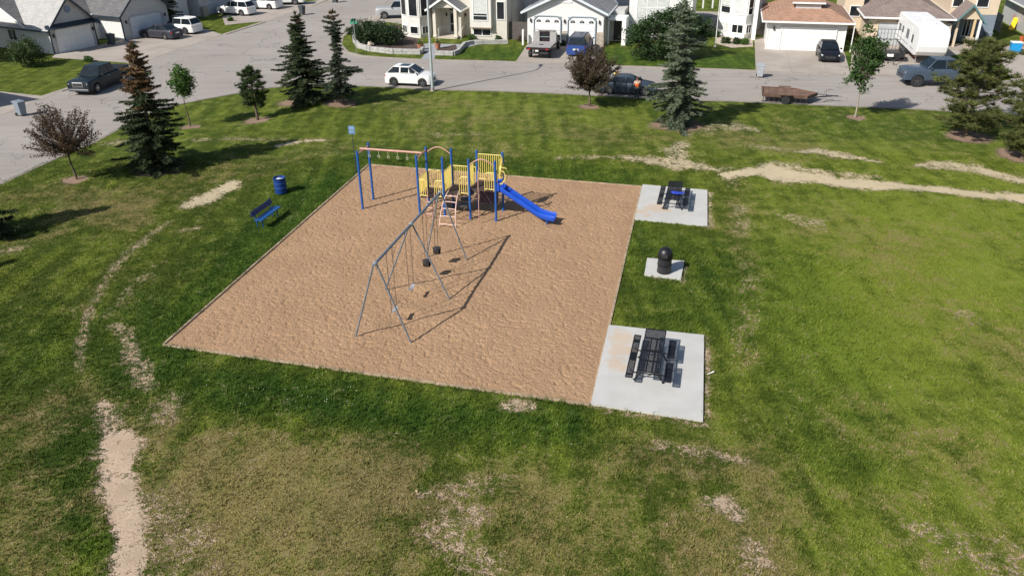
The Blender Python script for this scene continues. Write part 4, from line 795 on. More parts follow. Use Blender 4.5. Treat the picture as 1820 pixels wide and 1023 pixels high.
def car(name, label, cat, kind, loc, head, mat, L=None, lift=0, group=None, trim=None, deep_bed=True, dark_rim=False, H=1.0, bumper=None, face=False):
    k = KINDS[kind]; L = L or k['L']; Wd = k['W'] / 2; t = thing(name, label, cat, (loc[0], loc[1], 0), head, group)
    wb = k['wb'] * L / k['L']; wr = k['wr'] + lift * .25; gc = k['gc'] + lift; wx = (wb / 2 + .05, -wb / 2 + .05); Z = lambda z: z * H + lift
    tp = [(x * L, Z(z)) for x, z in k['top']]; belt = Z(k['belt'])
    def topz(x):
        for (a, za), (b, zb) in zip(tp, tp[1:]):
            if a <= x <= b: return za + (zb - za) * (x - a) / max(1e-6, b - a)
        return tp[-1][1]
    X = sorted(set([round(x, 3) for x, _ in tp] + [round(-L / 2 + L * i / 36, 3) for i in range(37)] + [round(w + wr * 1.16 * c_, 3) for w in wx for c_ in (-1, -.98, -.9, -.75, -.5, -.2, 0, .2, .5, .75, .9, .98, 1)]))
    rings = []
    for x in X:
        e = min(1, (L / 2 - abs(x)) / .55); e_ = .10 if kind == 'pickup' else .20; w = Wd * (1 - e_ + e_ * math.sqrt(max(0, 1 - (1 - e) ** 2))); zb = gc
        for c_ in wx:
            if abs(x - c_) < wr * 1.16: zb = max(zb, wr + math.sqrt((wr * 1.16) ** 2 - (x - c_) ** 2))
        zt = topz(x); zb = min(zb, zt - .12); zm = (max(zb, gc + .1) + zt) / 2
        half = [(w * .72, gc), (w * .72, zb), (w * .97, zb), (w, max(zb + .01, zm)), (w * .985, zt - .1), (w * .93, zt - .02), (w * .6, zt + .015)]
        rings.append([(x, y, z) for y, z in half] + [(x, -y, z) for y, z in half[::-1]])
    mb = MB().loft(rings); body = mb.build('body', mat, t, 35)
    o = MB(); o.box(-L / 2 + .2, L / 2 - .2, -Wd * .74, Wd * .74, gc - .03, gc + .25); o.build('underbody', DARK, t)
    for w in wx:
        for s_ in (1, -1): wheel(t, w, s_ * (Wd - .115), wr, .22, dark=dark_rim)
    b0, r0, r1, b1 = [v * L for v in k['gh'][0]]; rf = Z(k['roof'])
    yb, yr = Wd * .90, Wd * .70
    A = [(b0, -yb, belt - .02), (b1, -yb, belt - .02), (b1, yb, belt - .02), (b0, yb, belt - .02)]; B = [(r0, -yr, rf), (r1, -yr, rf), (r1, yr, rf), (r0, yr, rf)]
    M0 = [tuple(a[i] * .55 + b[i] * .45 + (.0 if i != 1 else (.03 if a[1] > 0 else -.03)) for i in range(3)) for a, b in zip(A, B)]
    o = MB(); o.loft([A, B]); cab = o.build('cabin', trim or mat, t, 30, bevel=.05)
    def pane(nm, c4, off, inset):
        inset *= 1.2 if kind == 'hatch' else .85
        a, b, c_, d = [Vector(p_) for p_ in c4]; ce = (a + b + c_ + d) / 4; nn = (b - a).cross(d - a).normalized()
        if nn.dot(ce - Vector(((b0 + b1) / 2, 0, belt + .2))) < 0: nn = -nn
        pts = []
        for i, p_ in enumerate((a, b, c_, d)):
            prv = (d, a, b, c_)[i]; nx = (b, c_, d, a)[i]; pts.append(p_ + ((prv - p_).normalized() + (nx - p_).normalized()) * inset)
        q = MB(); q.loft([[tuple(p_ + nn * (off - .02)) for p_ in pts], [tuple(p_ + nn * off) for p_ in pts]]); return q.build(nm, GLS, t)
    lerp = lambda a, b, f: tuple(a[i] + (b[i] - a[i]) * f for i in range(3))
    pane('windshield', (A[1], A[2], B[2], B[1]), .012, .075); pane('rear_window', (A[3], A[0], B[0], B[3]), .012, .085)
    cuts = [0] + [(c_ * L - b0) / (b1 - b0) for c_ in k['split']] + [1]
    for s_ in (0, 1):
        a, b = (A[0], A[1]) if s_ == 0 else (A[3], A[2]); ta, tb = (B[0], B[1]) if s_ == 0 else (B[3], B[2])
        cuts2 = [0] + [(c_ * L - r0) / (r1 - r0) for c_ in k['split']] + [1]
        for i in range(len(cuts) - 1):
            c4 = (lerp(a, b, cuts[i]), lerp(a, b, cuts[i + 1]), lerp(ta, tb, cuts2[i + 1]), lerp(ta, tb, cuts2[i])); pane('side_window', c4, .012, .05)
    fx = L / 2
    for s_ in (1, -1):
        o = MB(); o.cbox((fx - .17, s_ * Wd * .72, Z(k['top'][-2][1]) - .04), (.20, .32, .15), rz=-s_ * 28, ry=18); o.build('headlight', HL, t, bevel=.02)
        o = MB(); o.cbox((-fx + .13, s_ * Wd * .80, Z(k['top'][1][1]) - .12), (.14, .2, .2 if kind != 'pickup' else .34), rz=s_ * 22); o.build('taillight', TL, t, bevel=.02)
        o = MB(); o.cbox((b1 - .25, s_ * (Wd + .07), belt + .06), (.12, .18, .13)); o.build('mirror', mat, t, bevel=.03)
        if kind != 'pickup' or True:
            o = MB(); o.box(-wb / 2 + wr * 1.3, wb / 2 - wr * 1.2, s_ * Wd * .96 - .012, s_ * Wd * .96 + .012, gc - .01, gc + .09); o.build('sill', DARK, t)
            for c_ in k['split'][-1:]:
                o = MB(); o.cbox((c_ * L + .28, s_ * (Wd + .004), belt - .16), (.16, .02, .03)); o.build('door_handle', CHR, t)
    o = MB(); o.box(fx - .09, fx + .015, -Wd * .52, Wd * .52, gc + .18, gc + .36); gr_ = o.build('intake', DARK, t, bevel=.02)
    if bumper:
        o = MB(); o.box(fx - .08, fx + .05, -Wd * .88, Wd * .88, gc + .02, gc + .2); o.build('bumper', bumper, t, bevel=.04)
        q = MB(); q.box(fx - .06, fx + .02, -Wd * .46, Wd * .46, Z(.74), Z(1.06)); q = q.build('grille', CHR, t, bevel=.03); s2 = MB(); s2.box(fx + .021, fx + .028, -Wd * .40, Wd * .40, Z(.79), Z(1.01)); s2.build('grille_mesh', DARK, q)
    o = MB(); o.box(-fx - .012, -fx + .02, -.26, .26, gc + .42, gc + .56); o.build('licence_plate', PLT, t)
    if kind == 'pickup':
        bx0, bx1 = -L / 2 + .09, b0 - .1; zt = Z(1.235)
        o = MB(); o.box(bx0, bx1, -Wd * .84, Wd * .84, zt, zt + .012); o.build('bed_cover' if not deep_bed else 'bed_liner', pm('bed_black', (.015, .015, .016), .6, .2, 9), t)
        for (a, b, c_, d) in ((bx0, bx1, Wd * .86, Wd * .95), (bx0, bx1, -Wd * .95, -Wd * .86), (bx0 - .06, bx0, -Wd * .92, Wd * .92)):
            o = MB(); o.box(a, b, c_, d, zt - .02, zt + .05); o.build('bed_rail', mat, t, bevel=.015)
    if kind in ('suv', 'van'):
        for s_ in (1, -1): o = MB(); o.tube([(r0 + .1, s_ * yr * .92, rf + .03), (r1 - .15, s_ * yr * .92, rf + .03)], .02, 6); o.build('roof_rail', CHR if kind == 'suv' else DARK, t)
    return t
def by_wheels(rear, front, side, kind, L=None):
    """centre and heading from the ground pixels of the rear and front wheel on the visible side (+1 left, -1 right)"""
    a, b = Vector(P(*rear)), Vector(P(*front)); d = (b - a).normalized(); n = Vector((-d.y, d.x)); w = KINDS[kind]['W'] / 2 - .1
    c_ = (a + b) / 2 - n * (w * side); return (c_.x - d.x * .05, c_.y - d.y * .05), math.degrees(math.atan2(d.y, d.x)), (b - a).length
WP = paint('white_paint', (.78, .78, .76), 0)
c_, hd, wbl = by_wheels((222, 146), (174, 166), 1, 'pickup'); car('pickup_truck', 'dark pickup truck parked at the kerb beside the left lawn', 'pickup truck', 'pickup', c_, hd, paint('dark_blue_green_paint', (.010, .018, .024), .2), L=5.9, bumper=pm('dark_chrome', (.16, .17, .18), .35, .1, 6, metal=.6), group='vehicles on the street')
c_, hd, _w = by_wheels((298, 71.5), (256.7, 68), 1, 'sedan'); car('parked_sedan', 'dark grey sedan on the driveway of the second left garage', 'car', 'sedan', c_, hd, paint('dark_grey_paint', (.045, .045, .06), .3), group='vehicles on the driveways')
c_, hd2, _w = by_wheels((331, 62), (293, 59), 1, 'suv'); car('parked_suv', 'white suv parked behind the dark grey sedan', 'suv', 'suv', c_, hd + 3, WP, L=4.8, group='vehicles on the driveways')
c_, hd2, _w = by_wheels((433, 29), (393.4, 26.7), 1, 'suv'); car('parked_suv', 'white suv farther up the left street by the third house', 'suv', 'suv', c_, hd2, WP, L=4.8, group='vehicles on the driveways')
c_ = P(470, 15); car('parked_van', 'white van partly hidden behind the farther white suv', 'van', 'van', c_, hd2 + 4, WP, L=4.6, group='vehicles on the driveways')
c_, hd2, _w = by_wheels((551, 8), (509, 12), 1, 'pickup'); car('pickup_truck', 'white pickup truck at the top edge beyond the other white cars', 'pickup truck', 'pickup', (P(508, 10)[0] - .6, P(508, 10)[1] + 1), 182, paint('white_pickup_paint', (.72, .72, .7), 0), group='vehicles on the driveways')
c_, hd2, _w = by_wheels((735, 36), (687.6, 34), 1, 'pickup'); car('pickup_truck', 'silver pickup truck behind the cream bay house with only its nose showing', 'pickup truck', 'pickup', (P(687.6, 34)[0] + 1.6, P(687.6, 34)[1] + .9), 184, paint('silver_paint', (.42, .43, .44), .5), lift=.08, group='vehicles on the driveways')
c_, hd, wbl = by_wheels((699.5, 152.5), (752.9, 155), -1, 'hatch'); car('parked_crossover', 'small white crossover parked in the street behind the lamp post', 'car', 'hatch', c_, hd, WP, L=4.0, H=1.0, group='vehicles on the street'); JK = [o_ for o_ in bpy.data.objects if o_.get('label', '').startswith('small white crossover')][0]; o = MB(); o.box(-.75, .0, -.42, .42, 1.565, 1.575); o.build('sunroof', GLS, JK)
c_, hd, wbl = by_wheels((1082.7, 168), (1144.2, 171), -1, 'sedan'); car('parked_coupe', 'dark blue-grey coupe parked in the street behind two people', 'car', 'sedan', c_, hd, paint('blue_grey_paint', (.045, .062, .085), .4), L=4.6, H=.98, group='vehicles on the street')
q = P(1025, 102); car('parked_van', 'blue minivan on the white double garage driveway beside the flatbed truck', 'van', 'van', (q[0] + .5, q[1] + 2.4), 75.5, paint('metallic_blue_paint', (.03, .07, .25), .4), L=4.9, trim=paint('roof_blue_dark', (.03, .04, .08), .4), group='vehicles on the driveways')
q = P(1473, 113); car('parked_car', 'small black car facing the street on the brown-roofed garage driveway', 'car', 'hatch', (q[0] + .55, q[1] + 2.0), -103, paint('black_paint', (.008, .009, .014), .2), L=4.0, H=.96, group='vehicles on the driveways')
a = P(1621, 153.5); car('pickup_truck', 'grey-blue lifted pickup truck in front of the white travel trailer', 'pickup truck', 'pickup', (a[0] + 1.85 + .3, a[1] + .45), 165.5 + 10, paint('slate_paint', (.06, .085, .12), .3), L=5.9, lift=.22, dark_rim=True, group='vehicles on the street')

# flatbed truck on the driveway
q = P(956, 106); t = thing('flatbed_truck', 'dark flatbed truck with grey steel deck and headboard seen from behind', 'truck', (q[0], q[1], 0), 75.5, 'vehicles on the driveways')
MAR = paint('dark_maroon_paint', (.03, .018, .02), .2); GD = pm('grey_deck', (.33, .32, .31), .7, .15, 5, bmp=.3)
o = MB(); o.box(.15, 5.2, -.45, .45, .45, .75); o.build('chassis', DARK, t)
o = MB(); o.box(0, 3.0, -1.12, 1.12, 1.0, 1.08); o.build('deck', GD, t, bevel=.015); o = MB(); o.box(-.03, .0, -1.12, 1.12, .86, 1.09); o.build('rear_skirt', MAR, t)
o = MB(); o.box(1.2, 1.6, -.18, .18, 1.082, 1.1); o.build('hitch_cover', DARK, t)
for (a, b) in ((-1.12, -.5), (.5, 1.12)): o = MB(); o.box(2.95, 3.02, a, b, 1.08, 2.0); o.build('headboard', GD, t, bevel=.01)
o = MB(); o.tube([(2.98, -1.12, 1.95), (2.98, -1.08, 2.12), (2.98, 1.08, 2.12), (2.98, 1.12, 1.95)], .03, 8); o.tube([(2.98, -.5, 1.5), (2.98, .5, 1.5)], .025, 8); o.build('rack', GD, t, 40)
o = MB(); o.loft([[(3.15, y, z) for y, z in ((-.95, .7), (.95, .7), (.95, 1.25), (.78, 1.95), (-.78, 1.95), (-.95, 1.25))], [(4.4, y, z) for y, z in ((-.95, .7), (.95, .7), (.95, 1.25), (.78, 1.9), (-.78, 1.9), (-.95, 1.25))], [(4.95, y, z) for y, z in ((-.95, .7), (.95, .7), (.95, 1.22), (.8, 1.25), (-.8, 1.25), (-.95, 1.22))], [(6.1, y, z) for y, z in ((-.9, .6), (.9, .6), (.9, 1.1), (.75, 1.15), (-.75, 1.15), (-.9, 1.1))]]); o.build('cab', MAR, t, 40, bevel=.03)
o = MB(); o.box(3.13, 3.145, -.62, .62, 1.35, 1.8); o.build('rear_window', GLS, t)
for x in (.85, 5.1):
    for s_ in (1, -1): wheel(t, x, s_ * .9, .38, .26)
for s_ in (1, -1):
    o = MB(); o.box(-.05, -.03, s_ * .85 - .12, s_ * .85 + .12, .88, 1.0); o.build('taillight', TL, t); o = MB(); o.cbox((4.3, s_ * 1.08, 1.4), (.12, .22, .2)); o.build('mirror', DARK, t, bevel=.02)
o = MB(); o.box(-.05, -.034, -.05, .25, .72, .86); o.build('licence_plate', PLT, t); o = MB(); o.box(.1, .25, -.95, .95, .5, .65); o.build('bumper', DARK, t)

# fifth wheel trailer
q = P(1648, 118); t = thing('travel_trailer', 'large white travel trailer parked on the driveway behind the grey pickup', 'trailer', (q[0] + .6, q[1] + 2.4, 0), -103)   # x forward towards the street
RVW = pm('rv_white', (.80, .80, .79), .4, .04, 1.5, spec=.6); RV2 = pm('rv_roof', (.74, .74, .74), .6, .06, 1.5)
o = MB(); o.yprism([(-6.6, .75), (1.6, .75), (2.2, .85), (2.6, 1.2), (2.75, 1.7), (2.7, 2.65), (2.3, 3.05), (1.5, 3.2), (-6.4, 3.2), (-6.6, 3.0)], -1.22, 1.22); o.build('body', RVW, t, bevel=.07)
o = MB(); o.box(-6.3, 1.3, -1.1, 1.1, 3.2, 3.225); o.build('roof', RV2, t)
o = MB(); o.box(-.6, .5, -.4, .4, 3.225, 3.42); o.build('air_conditioner', RVW, t, bevel=.06)
for x in (-2.2, -4.5): o = MB(); o.box(x - .2, x + .2, -.2, .2, 3.225, 3.33); o.build('roof_vent', RVW, t, bevel=.03)
for s_ in (-1, 1):
    for (x0, x1, z0, z1) in ((-5.6, -4.9, 1.7, 2.3), (-4.2, -3.6, 1.75, 2.3), (-2.2, -1.3, 1.6, 2.4), (.1, .6, 1.6, 2.3)):
        o = MB(); o.box(x0, x1, s_ * 1.235 - .012, s_ * 1.235 + .012, z0, z1); o.build('window', GLS, t, bevel=.01)
    o = MB(); o.box(-.95, -.3, s_ * 1.235 - .01, s_ * 1.235 + .01, .85, 2.75); o.build('door', RV2, t)
    for x in (-3.4, -2.5): wheel(t, x, s_ * 1.08, .38, .24)
    o = MB(); o.box(-6.5, 1.3, s_ * 1.232 - .006, s_ * 1.232 + .006, 1.15, 1.22); o.build('stripe', pm('rv_grey_stripe', (.35, .37, .4), .5, .1, 3), t)
o = MB(); o.tube([(1.5, -.9, .0), (1.5, -.9, .8)], .05, 8); o.build('jack_leg', GALV, t); o = MB(); o.tube([(1.5, .9, .0), (1.5, .9, .8)], .05, 8); o.build('jack_leg', GALV, t)

# utility trailer with mesh ramp, rusty flat trailer
q = P(1585, 112); t = thing('utility_trailer', 'low black utility trailer with raised mesh ramp beside the travel trailer', 'trailer', (q[0], q[1] + .2, 0), ANG)
BT = pm('black_trailer_steel', (.02, .02, .022), .5, .2, 6)
o = MB(); o.box(-1.0, 1.0, 0, 2.9, .5, .56); o.build('deck', pm('dark_planks', (.06, .055, .055), .8, .3, 6), t)
o = MB()
for x in (-1.02, .98): o.box(x, x + .05, 0, 2.9, .45, .85)
o.box(-1.02, 1.03, -.05, 0, .45, .85); o.build('side_rail', BT, t)
o = MB()
for k in range(8): x = -1.0 + 2.0 * k / 7; o.tube([(x, 2.95, .55), (x, 3.25, 2.3)], .018, 5)
for zz in (.6, 1.45, 2.3): o.tube([(-1.0, 2.96 + (zz - .55) * .17, zz), (1.0, 2.96 + (zz - .55) * .17, zz)], .025, 6)
o.build('ramp_gate', BT, t, 40)
o = MB(); o.box(-.45, .1, -.075, -.055, .5, .75); o.build('sign_plate', PLT, t)
o = MB(); o.tube([(-.7, 0, .5), (0, -1.3, .45)], .035, 6); o.tube([(.7, 0, .5), (0, -1.3, .45)], .035, 6); o.tube([(0, -1.3, .45), (0, -1.7, .45)], .04, 6); o.tube([(0, -1.3, 0), (0, -1.3, .6)], .03, 6); o.build('drawbar', BT, t, 40)
for s_ in (-1, 1):
    T = MB(TR(s_ * 1.16, 1.5, .3, 90)); T.lathe([(.1, -.1), (.3, -.1), (.3, .1), (.1, .1)], 16, (0, 0, 0), 'y'); w_ = T.build('wheel', RUB, t, 40)
    o = MB(); o.box(s_ * 1.16 - .13, s_ * 1.16 + .13, 1.1, 1.9, .62, .66); o.build('mudguard', BT, t)
a, b, c_, d = Lp(1350, 155, .62), Lp(1413, 155, .62), Lp(1445, 168, .62), Lp(1358, 170, .62)
t = thing('flat_trailer', 'rusty brown flat trailer parked in the street opposite the black car', 'trailer', W(3.3, 62.9), ANG)
RST = pm('rusty_steel', (.13, .075, .05), .85, .35, 2.5, bmp=.5); 
o = MB(); o.prism([(.05, -.1), (3.2, -.25), (4.0, .9), (2.5, 2.0), (0, 2.1)], .52, .60); o.build('deck', pm('rusty_deck', (.17, .10, .07), .85, .3, 1.6, bmp=.5), t)
o = MB(); o.box(.0, .08, -.1, 2.12, .46, .70); o.cbox((1.62, -.19, .57), (3.2, .06, .22), rz=-2.7); o.cbox((1.25, 2.07, .57), (2.5, .06, .22), rz=-2.2); o.cbox((3.6, .33, .57), (1.4, .06, .22), rz=55.2); o.cbox((3.25, 1.45, .57), (1.88, .06, .22), rz=-36.3); o.build('side_rail', RST, t)
for k in range(9):
    x = .1 + k * .38; o = MB(); o.box(x, x + .04, -.16 - .045 * x, -.12 - .045 * x, .12, .50); o.build('frame_bar', DARK, t)
o = MB(); o.cbox((1.62, -.21, .14), (3.2, .05, .06), rz=-2.7); o.build('lower_rail', DARK, t)
o = MB()
for k in range(5): o.box(.5 + k * .55, .54 + k * .55, -.1, 2.0, .602, .615)
o.build('deck_rib', RST, t)
o = MB(); o.tube([(3.6, .1, .5), (5.0, .95, .48)], .05, 6); o.tube([(3.0, 1.7, .5), (5.0, 1.05, .48)], .05, 6); o.tube([(4.95, 1.0, .48), (5.5, 1.0, .48)], .05, 6); o.build('drawbar', DARK, t, 40)
o = MB(); o.tube([(4.6, 1.0, 0), (4.6, 1.0, 1.0)], .035, 6); o.lathe([(.1, 0), (.1, .06)], 10, (4.6, 1.0, 0)); o.build('jack', GALV, t, 40)
for yy in (-.32, 2.28):
    T = MB(TR(1.7, yy, .31)); T.lathe([(.1, -.1), (.31, -.1), (.31, .1), (.1, .1)], 16, (0, 0, 0), 'y'); T.build('wheel', RUB, t, 40); o = MB(); o.xprism([(yy - .13, .68), (yy + .13, .68), (yy + .13, .72), (yy - .13, .72)], 1.25, 2.15); o.build('mudguard', RST, t)

# ---------------------------------------------------------------- houses
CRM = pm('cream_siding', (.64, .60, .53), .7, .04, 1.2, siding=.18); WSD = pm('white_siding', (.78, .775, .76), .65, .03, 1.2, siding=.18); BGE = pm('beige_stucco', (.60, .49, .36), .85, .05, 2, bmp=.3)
GSD = pm('pale_grey_and_shade_siding', (.52, .51, .50), .7, .04, 1.2, siding=.16); BLS = pm('slate_and_shade_siding', (.20, .24, .30), .7, .06, 1.2, siding=.2); STN = pm('stone_veneer', (.42, .36, .29), .9, .3, 6, bmp=.9, bsc=9)
LSH = shingles('light_grey_shingles', (.36, .35, .34), (.44, .43, .42)); DSH = shingles('dark_grey_and_shade_shingles', (.10, .10, .105), (.17, .165, .165)); BSH = shingles('brown_shingles', (.30, .17, .115), (.40, .24, .165)); TSH = shingles('taupe_shingles', (.19, .145, .13), (.26, .205, .185)); GSH = shingles('slate_grey_shingles', (.19, .195, .21), (.27, .27, .285))
NAVY = pm('navy_trim', (.02, .035, .055), .5, .15, 4); TEAL = pm('teal_trim', (.10, .21, .22), .5, .1, 4); CURT = pm('pale_curtain', (.55, .57, .55), .8, .12, 3); DGL = glass('dark_window_glass', (.015, .018, .022), .1); GDW = pm('garage_door_white', (.76, .76, .75), .5, .03, 2); GDG = pm('garage_door_grey_and_shade', (.42, .44, .46), .55, .05, 2)
def win(par, a, b, z0, z1, f0=0., f1=1., mull=1, hsplit=0., glass_=None, frame=TRIMW, curtain=False):
    a, b = Vector((a[0], a[1])), Vector((b[0], b[1])); d = b - a; L_ = d.length; d.normalize(); s0 = a + d * (L_ * f0); w = L_ * (f1 - f0)
    T = TR(s0.x, s0.y, z0, math.degrees(math.atan2(d.y, d.x))); h = z1 - z0; o = MB(T); t = .07; y0, y1 = -.07, .02
    o.box(0, w, y0, y1, 0, t); o.box(0, w, y0, y1, h - t, h); o.box(0, t, y0, y1, t, h - t); o.box(w - t, w, y0, y1, t, h - t)
    for i in range(1, mull): x = w * i / mull; o.box(x - .03, x + .03, y0 + .01, y1, t, h - t)
    if hsplit: o.box(t, w - t, y0 + .015, y1, h * hsplit - .025, h * hsplit + .025)
    f = o.build('window', frame, par); p_ = MB(T); p_.box(t, w - t, -.03, .0, t, h - t); p_.build('pane', glass_ or DGL, f)
    if curtain: q = MB(T); q.box(t + .02, w - t - .02, -.036, -.031, t + h * curtain, h - t - .02); q.build('blind', CURT, f)
    return f
def gdoor(par, x0, x1, y, h, mat=GDW, panels=4, cham=0, fans=0, cols=0, surround=None):
    g = MB(); w = x1 - x0; cols = cols or max(4, int(w / .62)); g.box(x0, x1, y - .01, y + .04, 0.01, h)
    for i in range(panels):
        z0 = .02 + (h - .03) * i / panels; z1 = .02 + (h - .03) * (i + 1) / panels - .02; g.box(x0 + .01, x1 - .01, y - .035, y - .01, z0, z1)
        for k in range(cols):
            a = x0 + .06 + (w - .12) * k / cols; b = x0 + .06 + (w - .12) * (k + 1) / cols
            if not (fans and i == panels - 1): g.box(a + .05, b - .05, y - .05, y - .035, z0 + .08, z1 - .08)
    d = g.build('garage_door', mat, par)
    if fans:
        for k in range(fans):
            cx = x0 + w * (k + .5) / fans; z = h * .80; q = MB(); q.yprism([(cx + .24 * math.cos(math.pi * i / 10), z - .02 + .26 * math.sin(math.pi * i / 10)) for i in range(11)], y - .048, y - .036); f = q.build('fan_window', DGL, d)
            q = MB()
            for a in (.35, .5, .65): q.add(*_spoke(cx, y - .056, z, a * math.pi))
            q.build('glazing_bar', TRIMW, f)
    if cham:
        for (xa, xb) in ((x0, x0 + cham), (x1, x1 - cham)): q = MB(); q.yprism([(xa, h), (xb, h), (xa, h - cham)], y - .06, y + .0); q.build('corner_trim', surround or TRIMW, par)
    if surround:
        q = MB(); c_ = cham or .01; e = .07
        for (p_, r_) in (((x0, 0), (x0, h - c_)), ((x0, h - c_), (x0 + c_, h)), ((x0 + c_, h), (x1 - c_, h)), ((x1 - c_, h), (x1, h - c_)), ((x1, h - c_), (x1, 0))):
            q.tube([(p_[0], y - .05, p_[1]), (r_[0], y - .05, r_[1])], e, 4)
        q.build('door_surround', surround, par)
    return d
def _spoke(cx, y, z, a):
    m = MB(); m.tube([(cx + .05 * math.cos(a), y, z + .05 * math.sin(a)), (cx + .27 * math.cos(a), y, z + .27 * math.sin(a))], .012, 4); return m.v, m.f
def gable_roof(par, x0, x1, y0, y1, z, rise, axis, over, mat, trim=None, wallmat=None, th=.12, name='roof', front_over=None):
    """ridge along axis; slabs sit just above the wall box; gable ends filled with wallmat"""
    fo = over if front_over is None else front_over
    if axis == 'y':
        c_ = (x0 + x1) / 2; hw = (x1 - x0) / 2; k = rise / hw; ex = over
        prof = [(x0 - ex, z - k * ex), (c_, z + rise), (x1 + ex, z - k * ex), (x1 + ex, z - k * ex + th), (c_, z + rise + th * 1.2), (x0 - ex, z - k * ex + th)]
        o = MB(); o.yprism(prof, y0 - fo, y1 + over); r_ = o.build(name, mat, par)
        if wallmat:
            for yy, nn in ((y0, 'gable'), (y1 - .1, 'gable')): q = MB(); q.yprism([(x0, z), (x1, z), (c_, z + rise - .01)], yy + .003, yy + .1); q.build('gable', wallmat, par)
        if trim:
            q = MB(); t2 = .2; q.yprism([(x0 - ex - .02, z - k * ex - t2 + th), (c_, z + rise - t2 + th), (x1 + ex + .02, z - k * ex - t2 + th), (x1 + ex + .02, z - k * ex + th + .02), (c_, z + rise + th * 1.2 + .02), (x0 - ex - .02, z - k * ex + th + .02)], y0 - fo - .06, y0 - fo - .003); q.build('fascia', trim, par)
            for s_, xx in ((-1, x0 - ex), (1, x1 + ex)): q = MB(); q.box(min(xx, xx + s_ * .1) , max(xx, xx + s_ * .1), y0 - fo, y1 + over, z - k * ex - .02, z - k * ex + th - .01); q.build('gutter', trim, r_)
    else:
        c_ = (y0 + y1) / 2; hw = (y1 - y0) / 2; k = rise / hw; ex = over
        prof = [(y0 - ex, z - k * ex), (c_, z + rise), (y1 + ex, z - k * ex), (y1 + ex, z - k * ex + th), (c_, z + rise + th * 1.2), (y0 - ex, z - k * ex + th)]
        o = MB(); o.xprism(prof, x0 - fo, x1 + fo); r_ = o.build(name, mat, par)
        if wallmat:
            for xx in (x0 + .003, x1 - .103): q = MB(); q.xprism([(y0, z), (y1, z), (c_, z + rise - .01)], xx, xx + .1); q.build('gable', wallmat, par)
        if trim:
            for xx in (x0 - fo - .06, x1 + fo + .003): q = MB(); q.xprism([(y0 - ex - .02, z - k * ex - .08), (c_, z + rise - .08), (y1 + ex + .02, z - k * ex - .08), (y1 + ex + .02, z - k * ex + th + .02), (c_, z + rise + th * 1.2 + .02), (y0 - ex - .02, z - k * ex + th + .02)], xx, xx + .057); q.build('fascia', trim, par)
            q = MB(); q.box(x0 - fo, x1 + fo, y0 - ex - .1, y0 - ex, z - k * ex - .02, z - k * ex + th - .01); q.build('gutter', trim, r_)
    return r_
def hip_roof(par, x0, x1, y0, y1, z, slope, over, mat, trim, th=.14):
    x0 -= over; x1 += over; y0 -= over; y1 += over; w = min(x1 - x0, y1 - y0) / 2; r_ = w * slope
    if (x1 - x0) <= (y1 - y0): A = ((x0 + x1) / 2, y0 + w); B = ((x0 + x1) / 2, y1 - w)
    else: A = (x0 + w, (y0 + y1) / 2); B = (x1 - w, (y0 + y1) / 2)
    vs = [(x0, y0, z), (x1, y0, z), (x1, y1, z), (x0, y1, z), (x0, y0, z + th), (x1, y0, z + th), (x1, y1, z + th), (x0, y1, z + th), (*A, z + th + r_), (*B, z + th + r_)]
    fs = [(3, 2, 1, 0), (0, 1, 5, 4), (1, 2, 6, 5), (2, 3, 7, 6), (3, 0, 4, 7)]
    if (x1 - x0) <= (y1 - y0): fs += [(4, 5, 8), (5, 6, 9, 8), (6, 7, 9), (7, 4, 8, 9)]
    else: fs += [(4, 5, 9, 8), (5, 6, 9), (6, 7, 8, 9), (7, 4, 8)]
    o = MB(); o.add(vs, fs); r = o.build('roof', mat, par)
    for (a, b, c_, d) in ((x0, x1, y0 - .1, y0 - .003), (x0, x1, y1 + .003, y1 + .1)): q = MB(); q.box(a - .1, b + .1, c_, d, z - .03, z + th - .02); q.build('gutter', trim, r)
    for (a, b) in ((x0 - .1, x0 - .003), (x1 + .003, x1 + .1)): q = MB(); q.box(a, b, y0, y1, z - .03, z + th - .02); q.build('gutter', trim, r)
    return r
def wall(par, x0, x1, y0, y1, z0, z1, mat, name='wall'): o = MB(); o.box(x0, x1, y0, y1, z0, z1); return o.build(name, mat, par)
def corner(par, x, y, z1, mat, s=.12): o = MB(); o.box(x - s / 2, x + s / 2, y - s / 2, y + s / 2, -.1, z1); return o.build('corner_trim', mat, par)
def lampbox(par, x, y, z): o = MB(); o.box(x - .07, x + .07, y - .16, y - .02, z - .15, z + .12); o.lathe([(.09, 0), (.01, .09)], 6, (x, y - .09, z + .12)); return o.build('wall_light', DARK, par)

# left, light roofed garage house
q = P(98, 97); t = thing('house', 'pale house with light grey roof and navy trimmed garage at the far left', 'house', (q[0], q[1], 0), 62)
wall(t, 0, 4.95, 0, 3, -.1, 2.55, GSD); wall(t, 0.004, 10, 3.003, 14.6, -.1, 2.55, WSD)  # garage front in greyer siding: its shade is put into the colour
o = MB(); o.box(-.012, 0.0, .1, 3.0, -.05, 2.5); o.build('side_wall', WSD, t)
gable_roof(t, 0, 4.95, 0, 8.5, 2.55, 2.45, 'y', .4, LSH, NAVY, GSD); gable_roof(t, 0, 10, 3.6, 14.6, 2.56, 2.9, 'x', .4, DSH, TRIMW, WSD, front_over=.35)  # main roof's dark shingles carry the shade of its front slope
o = MB(); o.xprism([(-.75, 2.42), (-.02, 2.75), (-.02, 2.42)], -.35, 5.3); o.build('pent_roof', NAVY, t)
gdoor(t, .55, 4.45, -.01, 2.2, surround=TRIMW); corner(t, 0, 0, 2.5, NAVY, .1); corner(t, 4.95, 0, 2.5, NAVY, .1); lampbox(t, .3, 0, 1.7); lampbox(t, 4.7, 0, 1.7)
